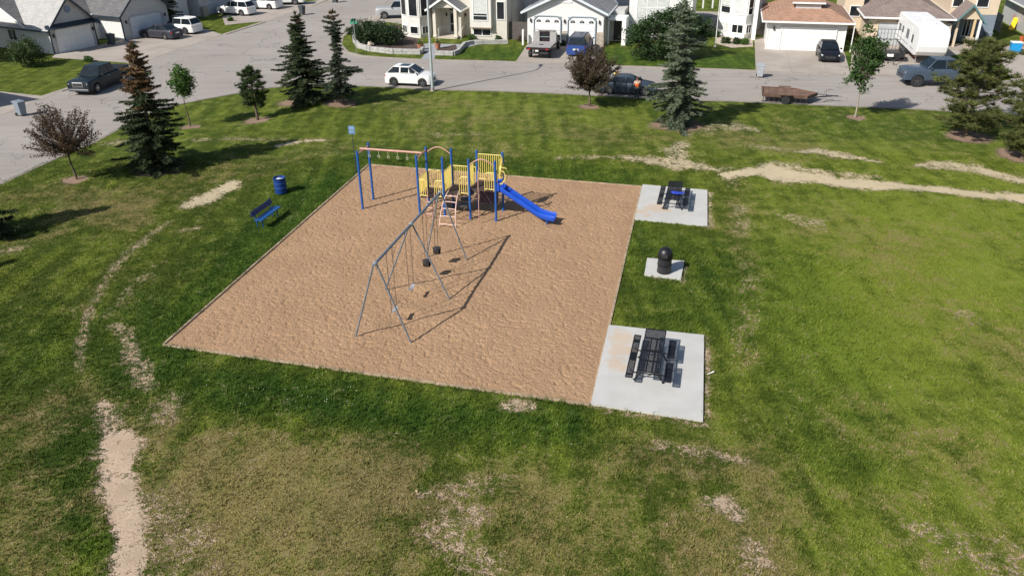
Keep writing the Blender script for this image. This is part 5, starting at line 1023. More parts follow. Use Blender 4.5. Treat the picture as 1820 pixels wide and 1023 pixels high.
o = MB(); o.lathe([(.28, -.02), (.34, -.02), (.34, .03), (.28, .03)], 18, (2.47, -.04, 3.9), 'y'); o.lathe([(.01, -.01), (.28, -.01), (.28, .02), (.01, .02)], 18, (2.47, -.04, 3.9), 'y'); o.build('gable_vent', pm('blue_grey_vent', (.2, .25, .33), .6, .1, 5), t)
win(t, (-.012, 6.6), (-.012, 5.2), .9, 2.0, mull=2); win(t, (-.012, 9.6), (-.012, 8.2), .9, 2.0, mull=2)
# left, second garage house
q = P(223, 72.5); t = thing('house', 'second pale garage house from the left with a dark roof', 'house', (q[0], q[1], 0), 64)
wall(t, 0, 6.3, 0, 9, -.1, 2.75, GSD); o = MB(); o.box(-.012, -.001, .05, 9, -.05, 2.7); o.build('side_wall', WSD, t)  # grey front, white sunlit side: light and shade held in the siding colours
gable_roof(t, 0, 6.3, 0, 9, 2.75, 2.7, 'y', .45, DSH, NAVY, GSD); gdoor(t, 1.0, 5.3, -.01, 2.25, mat=pm('garage_door_blue_grey', (.60, .63, .67), .55, .04, 2), cham=.3, surround=GSD)
wall(t, 5, 14, 5, 15, -.1, 3.4, WSD); hip_roof(t, 5, 14, 5, 15, 3.4, .6, .4, DSH, NAVY); corner(t, 0, 0, 2.7, NAVY, .1); lampbox(t, .55, 0, 1.8); lampbox(t, 5.8, 0, 1.8)
o = MB(); o.tube([(-.08, -.08, 2.5), (-.08, -.08, 0.05), (.1, -.4, .03)], .05, 6); o.build('downspout', NAVY, t)
# third left house
q = P(357, 30); t = thing('house', 'third white house from the left with garage in shade behind the white suvs', 'house', (q[0], q[1], 0), 64)
wall(t, 0, 6.5, 0, 10, -.1, 3.0, GSD); o = MB(); o.box(-.012, -.001, .05, 10, -.05, 2.9); o.build('side_wall', WSD, t); gable_roof(t, 0, 6.5, 0, 10, 3.0, 2.6, 'y', .4, GSH, TRIMW, WSD)  # this garage's shade is painted in: grey front wall and grey door
gdoor(t, 1.2, 5.6, -.01, 2.3, mat=GDG, surround=TRIMW); wall(t, 0.1, .9, -.5, -.02, -.1, 1.1, STN, 'stone_pier'); win(t, (-.012, 4), (-.012, 2.6), 1.2, 2.3)
q = P(470, -30); t = thing('house', 'far pale house at the top edge above the left street', 'house', (q[0] - 2, q[1] + 4, 0), 66)
wall(t, 0, 9, 0, 9, -.1, 3, CRM); gable_roof(t, 0, 9, 0, 9, 3, 2.8, 'y', .4, GSH, TRIMW, CRM); gdoor(t, .8, 5, -.01, 2.3, surround=TRIMW)
# house off the left edge whose shadow falls over the driveway
t = thing('house', 'house just outside the left edge that throws its shadow on the driveway', 'house', (-43.9, 57.2, 0), 62)
wall(t, 0, 5.6, 0, 8, -.1, 2.6, GSD); gable_roof(t, 0, 5.6, 0, 8, 2.6, 2.7, 'y', .4, DSH, NAVY, GSD); gdoor(t, .7, 4.9, -.01, 2.2, surround=TRIMW); wall(t, -6, 5, 6, 15, -.1, 3, WSD); hip_roof(t, -6, 5, 6, 15, 3, .65, .4, DSH, TRIMW)

t = thing('house', 'neighbouring house off the left edge that shades the far left garage wall', 'house', (-52.7, 74.0, 0), 62)
wall(t, 0, 6, 0, 9, -.1, 5.9, WSD); gable_roof(t, 0, 6, 0, 9, 5.9, 2.4, 'y', .4, DSH, NAVY, WSD); gdoor(t, .8, 5.2, -.01, 2.2, surround=TRIMW)

# cream bay house
U0, V0 = -33.2, 84.4; loc = lambda x, y, z=0: (Lp(x, y, z)[0] - U0, Lp(x, y, z)[1] - V0)
t = thing('house', 'cream house with tall bay windows and gabled porch behind the lamp post', 'house', W(U0, V0), ANG)
wall(t, 0.2, 11.9, 0, 9, -.1, 4.9, CRM); gable_roof(t, 0.2, 11.9, 0, 9, 4.9, 2.6, 'x', .5, GSH, TRIMW, CRM)
b = [loc(716, 63), loc(727, 66.5), loc(748, 68.5), loc(764, 65.5)]; b = [(x, y) for x, y in b]; pl = b + [(b[3][0], .3), (b[0][0], .3)]
o = MB(); o.prism(pl, -.1, 4.75); bw = o.build('bay_wall', pm('pale_cream_siding', (.70, .67, .62), .7, .03, 1.2, siding=.18), t); o = MB(); o.prism([(x * 1.0, y - .15) for x, y in pl], 4.75, 4.95); o.build('bay_roof', TRIMW, t)
for i in range(3):
    win(t, b[i], b[i + 1], 2.15, 4.5, .12, .88, 1, glass_=DGL, curtain=False); win(t, b[i], b[i + 1], .38, 1.2, .16, .86, 2 if i != 1 else 1)
px0, px1, py = 3.95, 6.25, -2.1
o = MB(); o.box(px0 - .1, px1 + .1, py - .1, 0, -.05, .16); o.build('porch_floor', pm('porch_concrete', (.52, .46, .38), .9, .1, 3), t); wall(t, px0 - .3, px0 - .01, py + .35, 0, -.1, 3.2, pm('pale_cream_siding', (1, 1, 1)), 'porch_wall'); wall(t, px1 + .02, px1 + .3, -1.2, 0, -.1, 3.2, CRM, 'porch_wall')
for x in (px0, px1): o = MB(); o.box(x - .16, x + .16, py - .14, py + .18, .16, 3.1); o.box(x - .2, x + .2, py - .18, py + .22, .16, .34); o.build('column', pm('column_cream', (.66, .60, .52), .7, .05, 3), t, bevel=.01)
gable_roof(t, px0 - .3, px1 + .3, py - .1, 0, 3.1, .95, 'y', .45, GSH, TRIMW, pm('column_cream', (1, 1, 1)))
q = MB(); q.yprism([(px0 - .2, 3.0), (px1 + .2, 3.0), ((px0 + px1) / 2, 3.9)], py + .1, py + .3); q.build('porch_gable', pm('column_cream', (1, 1, 1)), t)
d_ = MB(); d_.box(4.9, 5.95, -.06, -.004, .16, 2.35); d_ = d_.build('front_door', pm('door_grey', (.42, .45, .48), .5, .08, 4), t); q = MB(); q.box(5.05, 5.8, -.075, -.061, 1.2, 2.2); q.box(5.05, 5.8, -.075, -.061, .35, 1.1); q.build('pane', DGL, d_)
q = MB(); q.yprism([(5.42 + .5 * math.cos(math.pi * i / 12), 2.5 + .45 * math.sin(math.pi * i / 12)) for i in range(13)], -.05, -.004); q.build('arch_window', DGL, t); lampbox(t, 4.6, 0, 2.1); lampbox(t, 6.7, 0, 2.1)
q = MB(); q.tube([(px0 + .35, py, .16), (px0 + .35, py, 1.0), (px0 + 1.0, -.6, 1.1), (px0 + 1.0, -.6, .2)], .02, 5)
for k in range(5): q.tube([(px0 + .4 + k * .13, py + .1 + k * .27, .15), (px0 + .4 + k * .13, py + .1 + k * .27, 1.02)], .012, 4)
q.build('hand_rail', TRIMW, t); q = MB(); q.tube([(6.9, -2.6, 0), (6.9, -2.4, .9), (6.9, -.2, 1.6), (6.9, -.1, .2)], .02, 5); q.build('hand_rail', TRIMW, t)
wx0, wx1 = 7.75, 11.62; wall(t, wx0, wx1, -1.75, .1, -.1, 4.9, CRM, 'wing_wall'); wall(t, wx0 + .1, wx0 + 2.35, -2.3, -1.753, 1.28, 4.9, pm('pale_cream_siding', (1, 1, 1)), 'cantilever_bay')
gable_roof(t, wx0, wx1, -1.75, 4, 4.9, 1.6, 'y', .4, GSH, TRIMW, CRM); win(t, (wx0 + .1, -2.3), (wx0 + 2.35, -2.3), 1.95, 4.1, .15, .85, 1, .22, curtain=.28); win(t, (wx0 + .25, -1.75), (wx0 + 2.2, -1.75), .35, 1.08, .0, 1., 2)
o = MB(); o.box(wx0 + .05, wx0 + 2.4, -2.34, -1.76, 1.2, 1.278); o.build('bay_soffit', pm('timber_soffit', (.32, .22, .15), .8, .15, 4), t); win(t, (wx0 + 2.6, -1.75), (wx1, -1.75), 2.0, 3.8, .15, .85, 1)
# walls of the corner bed
bed = pm('bed_mulch', (.075, .05, .04), .95, .5, 6, bmp=.9, bsc=14)
sheet('garden_bed', pp((628, 58), (629, 76), (640, 88), (700, 94), (748, 94), (755, 84), (745, 70), (716, 64), (712, 45), (650, 48)), .045, bed); sheet('garden_bed', pp((810, 80), (815, 96), (776, 96), (776, 88)), .046, bed)
sheet('garden_bed', pp((1276, 64), (1270, 78), (1300, 86), (1338, 84), (1338, 70)), .047, pm('gravel_bed', (.45, .38, .30), .95, .3, 8, bmp=.8, bsc=18)); sheet('garden_bed', pp((1515, 86), (1510, 130), (1556, 132), (1556, 112), (1530, 84)), .048, pm('gravel_bed', (1, 1, 1)))
SBK = pm('pale_stone_block', (.40, .39, .37), .9, .22, 4, bmp=.6, bsc=12)
def blockwall(label, pts, h=.5, w=.32):
    q = [Vector(P(*a)) for a in pts]; t = thing('retaining_wall', label, 'garden wall', (q[0].x, q[0].y, 0), 0, 'low stone garden walls'); k = 0
    for a, b in zip(q, q[1:]):
        L_ = (b - a).length; n = max(1, round(L_ / .9)); d = (b - a).normalized(); an = math.degrees(math.atan2(d.y, d.x))
        for lay in range(2):
            o = MB()
            for j in range(n): c_ = a + d * (L_ * (j + .5) / n) - q[0]; o.cbox((c_.x, c_.y, h * (lay + .5) / 2 + rnd.uniform(-.01, .01)), (L_ / n - .02, w + rnd.uniform(-.03, .03), h / 2 - .015), rz=an)
            o.build('stone_course', SBK, t, bevel=.015)
blockwall('curved pale stone wall round the corner shrub bed', [(629, 60), (630, 76), (638, 86), (660, 92), (700, 96), (748, 97), (752, 92)]); blockwall('low stone wall right of the porch path below the bay wing', [(774, 98), (806, 99), (814, 96), (826, 82), (842, 79), (903, 78)], .42)
for (x, y, lb) in ((747, 90, 'terracotta pot with tall flowers left of the porch path'), (778, 88, 'terracotta pot of low plants right of the porch path')):
    q = P(x, y); t = thing('flower_pot', lb, 'flower pot', (q[0], q[1] + .2, .03), 0, 'terracotta pots by the porch path'); o = MB(); o.lathe([(.2, 0), (.3, .45), (.33, .46), (.33, .54), (.28, .54), (.27, .42), (.01, .40)], 18); o.build('pot', pm('terracotta', (.42, .17, .10), .85, .15, 6), t, 40)
    L_ = Leaves(); rs = np.random.RandomState(x); O = rs.normal(0, .13, (160, 3)) + [0, 0, .62]; sprays(L_, O, rs.normal(0, 1, (160, 3)) + [0, 0, .9], .16, .04, rs, .5, 1, .2); L_.build('foliage', G1, t); L_ = Leaves(); O = rs.normal(0, .16, (30, 3)) + [0, 0, .85]; sprays(L_, O, rs.normal(0, 1, (30, 3)), .08, .05, rs, .5, 2, .2); L_.build('flowers', leafmat('petals', (.6, .2, .15), (.7, .65, .4), .3), t)
for (x, y, r_, lb) in ((651, 79, .28, 'pale rounded rock in the corner shrub bed'), (659, 83, .22, 'smaller tan rock at the front of the corner shrub bed')):
    q = P(x, y); o = MB(); blob(o, (r_ * 1.3, r_), r_ * 1.6, x); o.v = [(a + q[0], b + q[1], c_ + .02) for a, b, c_ in o.v]; tag(o.build('garden_rock', pm('garden_rock', (.55, .47, .38), .9, .2, 6), None, 60), lb, 'rock', 'rocks in the corner bed')

# white double garage house
U0, V0 = -19.1, 81.3; t = thing('house', 'white gabled house with two arched single garage doors', 'house', W(U0, V0), ANG)
wall(t, 0, 7.65, 0, 8, -.1, 3.25, WSD); gable_roof(t, 0, 7.65, 0, 8, 3.25, 1.75, 'y', .5, GSH, pm('pale_blue_trim', (.62, .68, .72), .5, .05, 4), WSD)
BGT = pm('blue_grey_trim', (.22, .27, .31), .6, .1, 4)
gdoor(t, .72, 3.42, -.01, 2.72, cham=.35, fans=3, surround=BGT); gdoor(t, 4.15, 6.9, -.01, 2.72, cham=.35, fans=3, surround=BGT)
for (a, b) in ((7.0, 7.68), (3.5, 4.05)): wall(t, a, b, -.06, -.002, -.1, 1.35, STN, 'stone_base')
wall(t, 7.652, 7.72, -.06, .6, -.1, 1.35, STN, 'stone_base')
for x in (.35, 3.78, 7.25): lampbox(t, x, 0, 2.3)
o = MB(); o.box(3.1, 4.5, -.06, -.0, 4.02, 4.22); o.build('gable_ornament', TRIMW, t, bevel=.03)
wall(t, -3, 10, 8.003, 18, -.1, 4.6, WSD); gable_roof(t, -3, 10, 8, 18, 4.6, 2.5, 'x', .4, GSH, TRIMW, WSD)
wall(t, 7.66, 9.3, 3, 8, -.1, 3.0, GSD, 'entry_wall'); o = MB(); o.box(7.95, 8.1, .9, 1.1, 0, 2.3); o.box(9.35, 9.75, .85, 2.9, 0, 2.35); o.box(7.95, 9.75, .85, 2.9, 2.352, 2.6); o.build('porch', TRIMW, t); q = MB(); q.box(8.3, 9.2, 2.93, 2.996, .1, 2.2); q.build('front_door', DARK, t)
o = MB(); o.box(-.35, -.2, -.9, -.6, 0, 1.5); o.build('gate_post', TRIMW, t)
t = thing('board_fence', 'dark board fence closing the gap left of the white double garage', 'fence', W(-21.5, 83.2), ANG)
for k in range(14): o = MB(); o.box(.02 + k * .165, .17 + k * .165, 0, .03, 0, 1.75 + .02 * (k % 3)); o.build('board', pm('dark_boards', (.10, .085, .08), .85, .25, 5), t)
o = MB(); o.box(0, 2.35, .03, .08, .4, .5); o.build('rail', pm('dark_boards', (1, 1, 1)), t); o = MB(); o.box(0, 2.35, .031, .081, 1.3, 1.4); o.build('rail', pm('dark_boards', (1, 1, 1)), t)
# white house with square window
u1, v1 = Lp(1100, 68); t = thing('house', 'white house with large square window behind the round shrubs', 'house', W(u1, v1), ANG)
wall(t, .9, 7.2, 0, 10, -.1, 4.7, WSD); wall(t, -.9, .897, 1.8, 10, -.1, 4.7, BLS); gable_roof(t, -.9, 7.2, 0, 10, 4.7, 2.4, 'y', .4, GSH, TRIMW, WSD); win(t, (.9, 0), (7.2, 0), 2.0, 4.3, .12, .62, 3, .48, curtain=.02); win(t, (.9, 0), (7.2, 0), .5, 1.3, .15, .5, 2)  # entry recess walled in slate colour to paint in its shadow
for k in range(4): o = MB(); o.box(-.8, .85, .5 + k * .3, 1.75, k * .18, k * .18 + .18); o.build('step', pm('porch_concrete', (1, 1, 1)), t)
o = MB(); o.tube([(-.7, .5, 0), (-.7, .5, 1.0), (-.7, 1.6, 1.75), (-.7, 1.6, .9)], .025, 5); o.build('hand_rail', TRIMW, t)
# white bay house with brown roofed garage
U0, V0 = Lp(1275, 62); t = thing('house', 'white bay windowed house with brown hipped garage roof', 'house', W(U0, V0), ANG); loc = lambda x, y, z=0: (Lp(x, y, z)[0] - U0, Lp(x, y, z)[1] - V0)
b = [loc(1275, 62), loc(1296, 67), loc(1322, 70), loc(1334, 68)]; o = MB(); o.prism(b + [(b[3][0] + .1, b[0][1] + 1.6), (b[0][0], b[0][1] + 1.6)], -.1, 4.9); o.build('bay_wall', WSD, t)
wall(t, .0, 4.2, b[0][1] + 1.4, 10, -.1, 5.0, WSD); gable_roof(t, 0, 4.2, .9, 10, 5.0, 1.8, 'y', .5, GSH, TRIMW, WSD)
for i in range(3): win(t, b[i], b[i + 1], 2.3, 4.6, .12, .9, 1, .3 if i != 1 else 0, glass_=DGL if i != 1 else CURT, curtain=.3 if i == 0 else False); win(t, b[i], b[i + 1], .5, 1.4, .1, .9, 2, curtain=.02 if i == 0 else False)
c_ = loc(1337, 71); o = MB(); o.box(c_[0] - .15, c_[0] + .25, c_[1] - .1, c_[1] + .3, 0, 4.6); o.build('column', TRIMW, t); 
g0, g1 = loc(1360, 88), loc(1497, 93); gy = (g0[1] + g1[1]) / 2; gw = (g0[0], g1[0])
wall(t, c_[0] + .2, gw[0], 2.2, 9, -.1, 4.4, WSD, 'entry_wall'); o = MB()
for k in range(3): o.box(c_[0] + .3, gw[0] - .01, .6 + k * .35, 2.2, k * .17, k * .17 + .168)
o.build('step', pm('porch_concrete', (1, 1, 1)), t); o = MB(); o.box(c_[0] + .5, gw[0] - .3, 2.14, 2.198, .5, 2.5); o.build('front_door', TRIMW, t); o = MB(); o.box(c_[0], gw[0] + 1.6, 1.2, 5.5, 3.7, 3.85); o.build('entry_roof', BSH, t)
wall(t, gw[0], gw[1], gy, gy + 7, -.1, 2.62, WSD, 'garage_wall'); hip_roof(t, gw[0], gw[1], gy, gy + 9, 2.62, .42, .55, BSH, TRIMW)
gdoor(t, gw[0] + 1.25, gw[1] - .8, gy - .01, 2.15, surround=TRIMW, cols=8); corner(t, gw[0], gy, 2.6, TRIMW, .1); corner(t, gw[1], gy, 2.6, TRIMW, .1); lampbox(t, gw[0] + .55, gy, 2.0)
xm = (gw[0] + gw[1]) / 2; o = MB(); o.box(xm - 1.15, xm + 1.15, gy + 1.5, gy + 3.4, 3.3, 4.08); dm_ = o.build('vent_dormer', GSD, t); o = MB(); o.box(xm - 1.5, xm + 1.5, gy + 1.2, gy + 1.4, 4.08, 4.2); o.build('dormer_fascia', TRIMW, t); o = MB(); o.xprism([(gy + 1.4, 4.09), (gy + 3.6, 4.75), (gy + 3.6, 4.6), (gy + 1.4, 4.0)], xm - 1.5, xm + 1.5); o.build('dormer_roof', BSH, t)
o = MB(); o.tube([(gw[1] + .62, gy - .5, 2.6), (gw[1] + .62, gy - .4, .1)], .05, 6); o.build('downspout', TRIMW, t)
# beige house with taupe roof
e0, e1 = Lp(1536, 31, 2.55), Lp(1700, 38, 2.55); U0, V0 = e0[0] + .5, (e0[1] + e1[1]) / 2 + .5; gw = e1[0] - e0[0] - 1
t = thing('house', 'beige house with taupe roof, grey garage door and teal gabled porch', 'house', W(U0, V0), ANG); loc = lambda x, y, z=0: (Lp(x, y, z)[0] - U0, Lp(x, y, z)[1] - V0)
wall(t, 0, gw, 0, 9, -.1, 2.55, BGE); hip_roof(t, 0, gw, 0, 12, 2.55, .45, .5, TSH, TRIMW); gdoor(t, .9, 3.9, -.01, 2.15, mat=GDG, surround=BGE); gdoor(t, 4.7, 7.4, -.01, 2.15, mat=GDG, surround=BGE)
p0, p1 = loc(1703, 34, 2.6), loc(1747, 36, 2.6); py = p0[1]
gable_roof(t, p0[0], p1[0], py, py + 4, 2.6, 1.25, 'y', .35, TSH, TEAL, BGE); 
for x, m in ((p0[0] + .1, BGE), (p1[0] - .55, pm('tan_column', (.62, .45, .25), .7, .06, 4)), (p1[0] - .05, TRIMW)): o = MB(); o.box(x - .1, x + .1, py, py + .2, 0, 2.58); o.build('column', m, t)
o = MB(); o.box(p1[0] - .95, p1[0] - .3, py - .15, py + .5, 0, .95); o.build('stone_pier', STN, t)
wall(t, p0[0] - .2, p1[0] + 2.0, py + 3.0, py + 12, -.1, 2.6, BLS); wall(t, p0[0] - .2, p1[0] + 2.0, py + 3.01, py + 12, 2.602, 5.4, BGE, 'upper_wall'); o = MB(); o.box(p0[0] + .3, p0[0] + 1.3, py + 2.9, py + 2.996, .05, 2.2); o.build('front_door', pm('slate_door', (.15, .2, .24), .5, .1, 4), t)
win(t, (p0[0], py + 3.0), (p1[0], py + 3.0), .5, 2.2, .62, .95, 2); win(t, (p0[0] - .2, py + 3.01), (p1[0] + 2, py + 3.01), 3.25, 4.3, .02, .25); win(t, (p0[0] - .2, py + 3.01), (p1[0] + 2, py + 3.01), 3.25, 4.3, .52, .78)
gable_roof(t, p0[0] - .2, p1[0] + 2, py + 3.0, py + 12, 5.4, 2, 'y', .45, TSH, TEAL, BGE); wall(t, -1.8, -.003, 5, 12, -.1, 4.2, BGE, 'side_wall'); win(t, (-1.8, 5), (0, 5), 1.8, 2.9, .3, .9)
# right edge house
q = Lp(1812, 62); t = thing('house', 'house with slate grey roof cut off by the right edge', 'house', W(*q), ANG)
wall(t, .5, 8, 0, 9, -.1, 2.6, GSD); hip_roof(t, .5, 8, 0, 9, 2.6, .5, .6, GSH, TRIMW); gdoor(t, 1.6, 5.6, -.01, 2.1, surround=TRIMW)
t = thing('board_fence', 'grey side fence between the beige house and the right edge house', 'fence', W(q[0] - 1.6, q[1] + 1), ANG + 90)
o = MB(); 
for k in range(20): o.box(.02 + k * .3, .28 + k * .3, 0, .04, 0, 1.7)
o.build('boards', pm('pale_fence', (.45, .44, .43), .8, .2, 5), t); o = MB(); o.box(0, 6, .041, .09, .9, 1.0); o.build('rail', pm('pale_fence', (1, 1, 1)), t)

# white posts at the back
for k, (x, y) in enumerate(((1223, 17), (1249, 15), (1266, 15))):
    q = P(x, y); t = thing('fence_post', ('leftmost', 'middle', 'rightmost')[k] + ' white post in the back yard beyond the gravel patch', 'post', (q[0], q[1], 0), 0, 'white posts in the back yard'); o = MB(); o.box(-.08, .08, -.08, .08, 0, 2.0); o.build('post', TRIMW, t); o = MB(); o.lathe([(.13, 2.0), (.13, 2.05), (.02, 2.16)], 4); o.build('cap', TRIMW, t)
q = P(1271, 84); t = thing('flag_pole', 'thin white flag pole on the lawn before the bay windowed house', 'flag pole', (q[0], q[1], 0), 0); o = MB(); o.tube([(0, 0, 0), (0, 0, 7)], [.045, .03], 8); o.build('pole', TRIMW, t, 40); o = MB(); o.lathe([(.14, 0), (.14, .08), (.06, .12)], 10); o.build('base', km, t)

# ---------------------------------------------------------------- street furniture
q = P(769, 162); t = thing('street_lamp', 'tall pale steel street lamp standing on the park verge', 'street lamp', (q[0], q[1], 0), 0); LP_ = pm('pale_galvanised', (.50, .54, .56), .45, .08, 4, metal=.3)
o = MB(); o.tube([(0, 0, 0), (0, 0, 4), (0, 0, 8.6), (.02, .18, 9.1), (.1, .75, 9.4), (.2, 1.5, 9.45)], [.12, .095, .07, .065, .055, .05], 12); o.build('pole', LP_, t, 50); o = MB(); o.lathe([(.2, 0), (.2, .04), (.14, .06), (.14, .25)], 12); o.build('base', km, t, 40)
o = MB(); o.box(-.125, -.115, -.05, .05, .5, .75); o.build('hand_hole', DARK, t); o = MB(); o.cbox((.24, 1.85, 9.42), (.3, .75, .14), rz=-5); lh = o.build('lamp_head', GD, t, bevel=.05); o = MB(); o.cbox((.24, 1.9, 9.34), (.22, .4, .05), rz=-5); o.build('lens', HL, lh, bevel=.02)
q = P(634, 94); t = thing('street_sign', 'green street name sign on a thin pole at the corner bed', 'street sign', (q[0], q[1], 0), 0); o = MB(); o.tube([(0, 0, 0), (-.03, 0, 3.0)], .03, 8); o.build('pole', GALV, t, 40)
SGN = pm('sign_green', (.03, .26, .15), .45, .06, 5); o = MB(); o.cbox((-.03, 0, 2.82), (.75, .02, .22), rz=-14); o.build('name_plate', SGN, t); o = MB(); o.cbox((-.03, 0, 3.06), (.75, .02, .22), rz=62); o.build('name_plate', SGN, t)
def make_bin(name, label, px, rz, m):
    q = P(*px); t = thing(name, label, 'wheeled bin', (q[0], q[1], 0.03), rz, 'wheeled bins'); o = MB(); o.loft([[(-.22, -.24, .08), (.22, -.24, .08), (.22, .22, .08), (-.22, .22, .08)], [(-.30, -.33, 1.0), (.30, -.33, 1.0), (.30, .33, 1.0), (-.30, .33, 1.0)]]); o.build('body', m, t, bevel=.03)
    o = MB(); o.loft([[(-.33, -.37, 1.0), (.33, -.37, 1.0), (.33, .4, 1.0), (-.33, .4, 1.0)], [(-.31, -.34, 1.05), (.31, -.34, 1.05), (.31, .38, 1.1), (-.31, .38, 1.1)]]); o.build('lid', m, t, bevel=.02)
    for s_ in (-1, 1): o = MB(); o.lathe([(.03, -.03), (.12, -.03), (.12, .03), (.03, .03)], 14, (s_ * .26, .27, .12), 'x'); o.build('wheel', RUB, t, 40)
    o = MB(); o.tube([(-.25, .42, .98), (.25, .42, .98)], .02, 6); o.build('handle', m, t, 40); return t
BG1 = pm('bin_blue_grey', (.20, .24, .28), .55, .1, 4); BG2 = pm('bin_dark', (.05, .06, .07), .55, .1, 4); BG3 = pm('bin_light_grey', (.36, .38, .41), .55, .1, 4)
for (x, y, rz, m, lb) in ((40, 206, 62, BG1, 'blue-grey bin at the kerb by the far left driveway'), (200, 80, 64, BG2, 'dark bin in front of the sunlit garage side wall'), (234, 68, 64, BG2, 'dark bin against the second left garage'), (538, 27, 60, BG2, 'dark bin at the kerb up the left street'), (597, 5, 60, BG2, 'dark bin at the top edge of the side street'), (1350, 138, -14, BG3, 'light grey bin at the kerb left of the brown-roofed driveway'), (1731, 82, -14, BG2, 'dark bin before the teal gabled porch'), (1752, 78, -14, BG1, 'blue-grey bin at the side of the teal gabled porch'), (1003, 81, -14, BG2, 'dark bin between the two arched garage doors')): make_bin('wheeled_bin', lb, (x, y), rz, m)
for (x, y, lb) in ((1621, 99, 'traffic cone left of the white travel trailer'), (1626, 104, 'nearer traffic cone beside the travel trailer wheels')):
    q = P(x, y); t = thing('traffic_cone', lb, 'traffic cone', (q[0], q[1], .03), 0, 'traffic cones'); o = MB(); o.box(-.18, .18, -.18, .18, 0, .04); o.build('base', DARK, t); o = MB(); o.lathe([(.14, .04), (.03, .7), (.01, .7)], 14); o.build('cone', pm('cone_orange', (.75, .14, .04), .5, .1, 5), t, 40); o = MB(); o.lathe([(.108, .26), (.083, .42)], 14, cap=False); o.build('band', TRIMW, t)
# bright things in the right edge yard
q = P(1803, 92); t = thing('plastic_box', 'bright blue plastic box on the right edge driveway', 'plastic box', (q[0], q[1], .04), -14); o = MB(); o.loft([[(-.4, -.35, 0), (.4, -.35, 0), (.4, .35, 0), (-.4, .35, 0)], [(-.45, -.4, .8), (.45, -.4, .8), (.45, .4, .8), (-.45, .4, .8)]]); o.build('box', pm('bright_blue_plastic', (.01, .28, .62), .4, .08, 4), t, bevel=.05); o = MB(); o.box(-.48, .48, -.43, .43, .8, .86); o.build('lid', TRIMW, t, bevel=.02)
q = P(1817, 84); t = thing('plastic_chair', 'orange plastic garden chair behind the bright blue box', 'chair', (q[0], q[1], .04), 30); OR = pm('orange_plastic', (.78, .16, .04), .4, .08, 4); o = MB(); o.box(-.25, .25, -.25, .25, .40, .44); o.build('seat', OR, t, bevel=.015); o = MB(); o.cbox((0, .26, .68), (.5, .04, .55), rx=-12); o.build('backrest', OR, t, bevel=.015)
for a, b in ((-.22, -.22), (.22, -.22), (.22, .22), (-.22, .22)): o = MB(); o.tube([(a, b, 0), (a * .9, b * .9, .42)], .022, 6); o.build('leg', OR, t)
q = P(1800, 52); t = thing('toy_slide', 'small yellow toy slide in the right edge yard', 'toy slide', (q[0], q[1], .03), -40); YP = pm('yellow_plastic', (.80, .52, .03), .4, .08, 4); o = MB(); o.xprism([(-1.0, .1), (.5, 1.1), (.5, 1.02), (-1.0, .02)], -.25, .25); o.build('chute', YP, t, bevel=.02)
for s_ in (-.27, .27): o = MB(); o.tube([(s_, .9, 0), (s_, .5, 1.4), (s_, .4, 1.1)], .035, 6); o.build('side_frame', pm('red_plastic', (.6, .03, .03), .4, .1, 4), t)

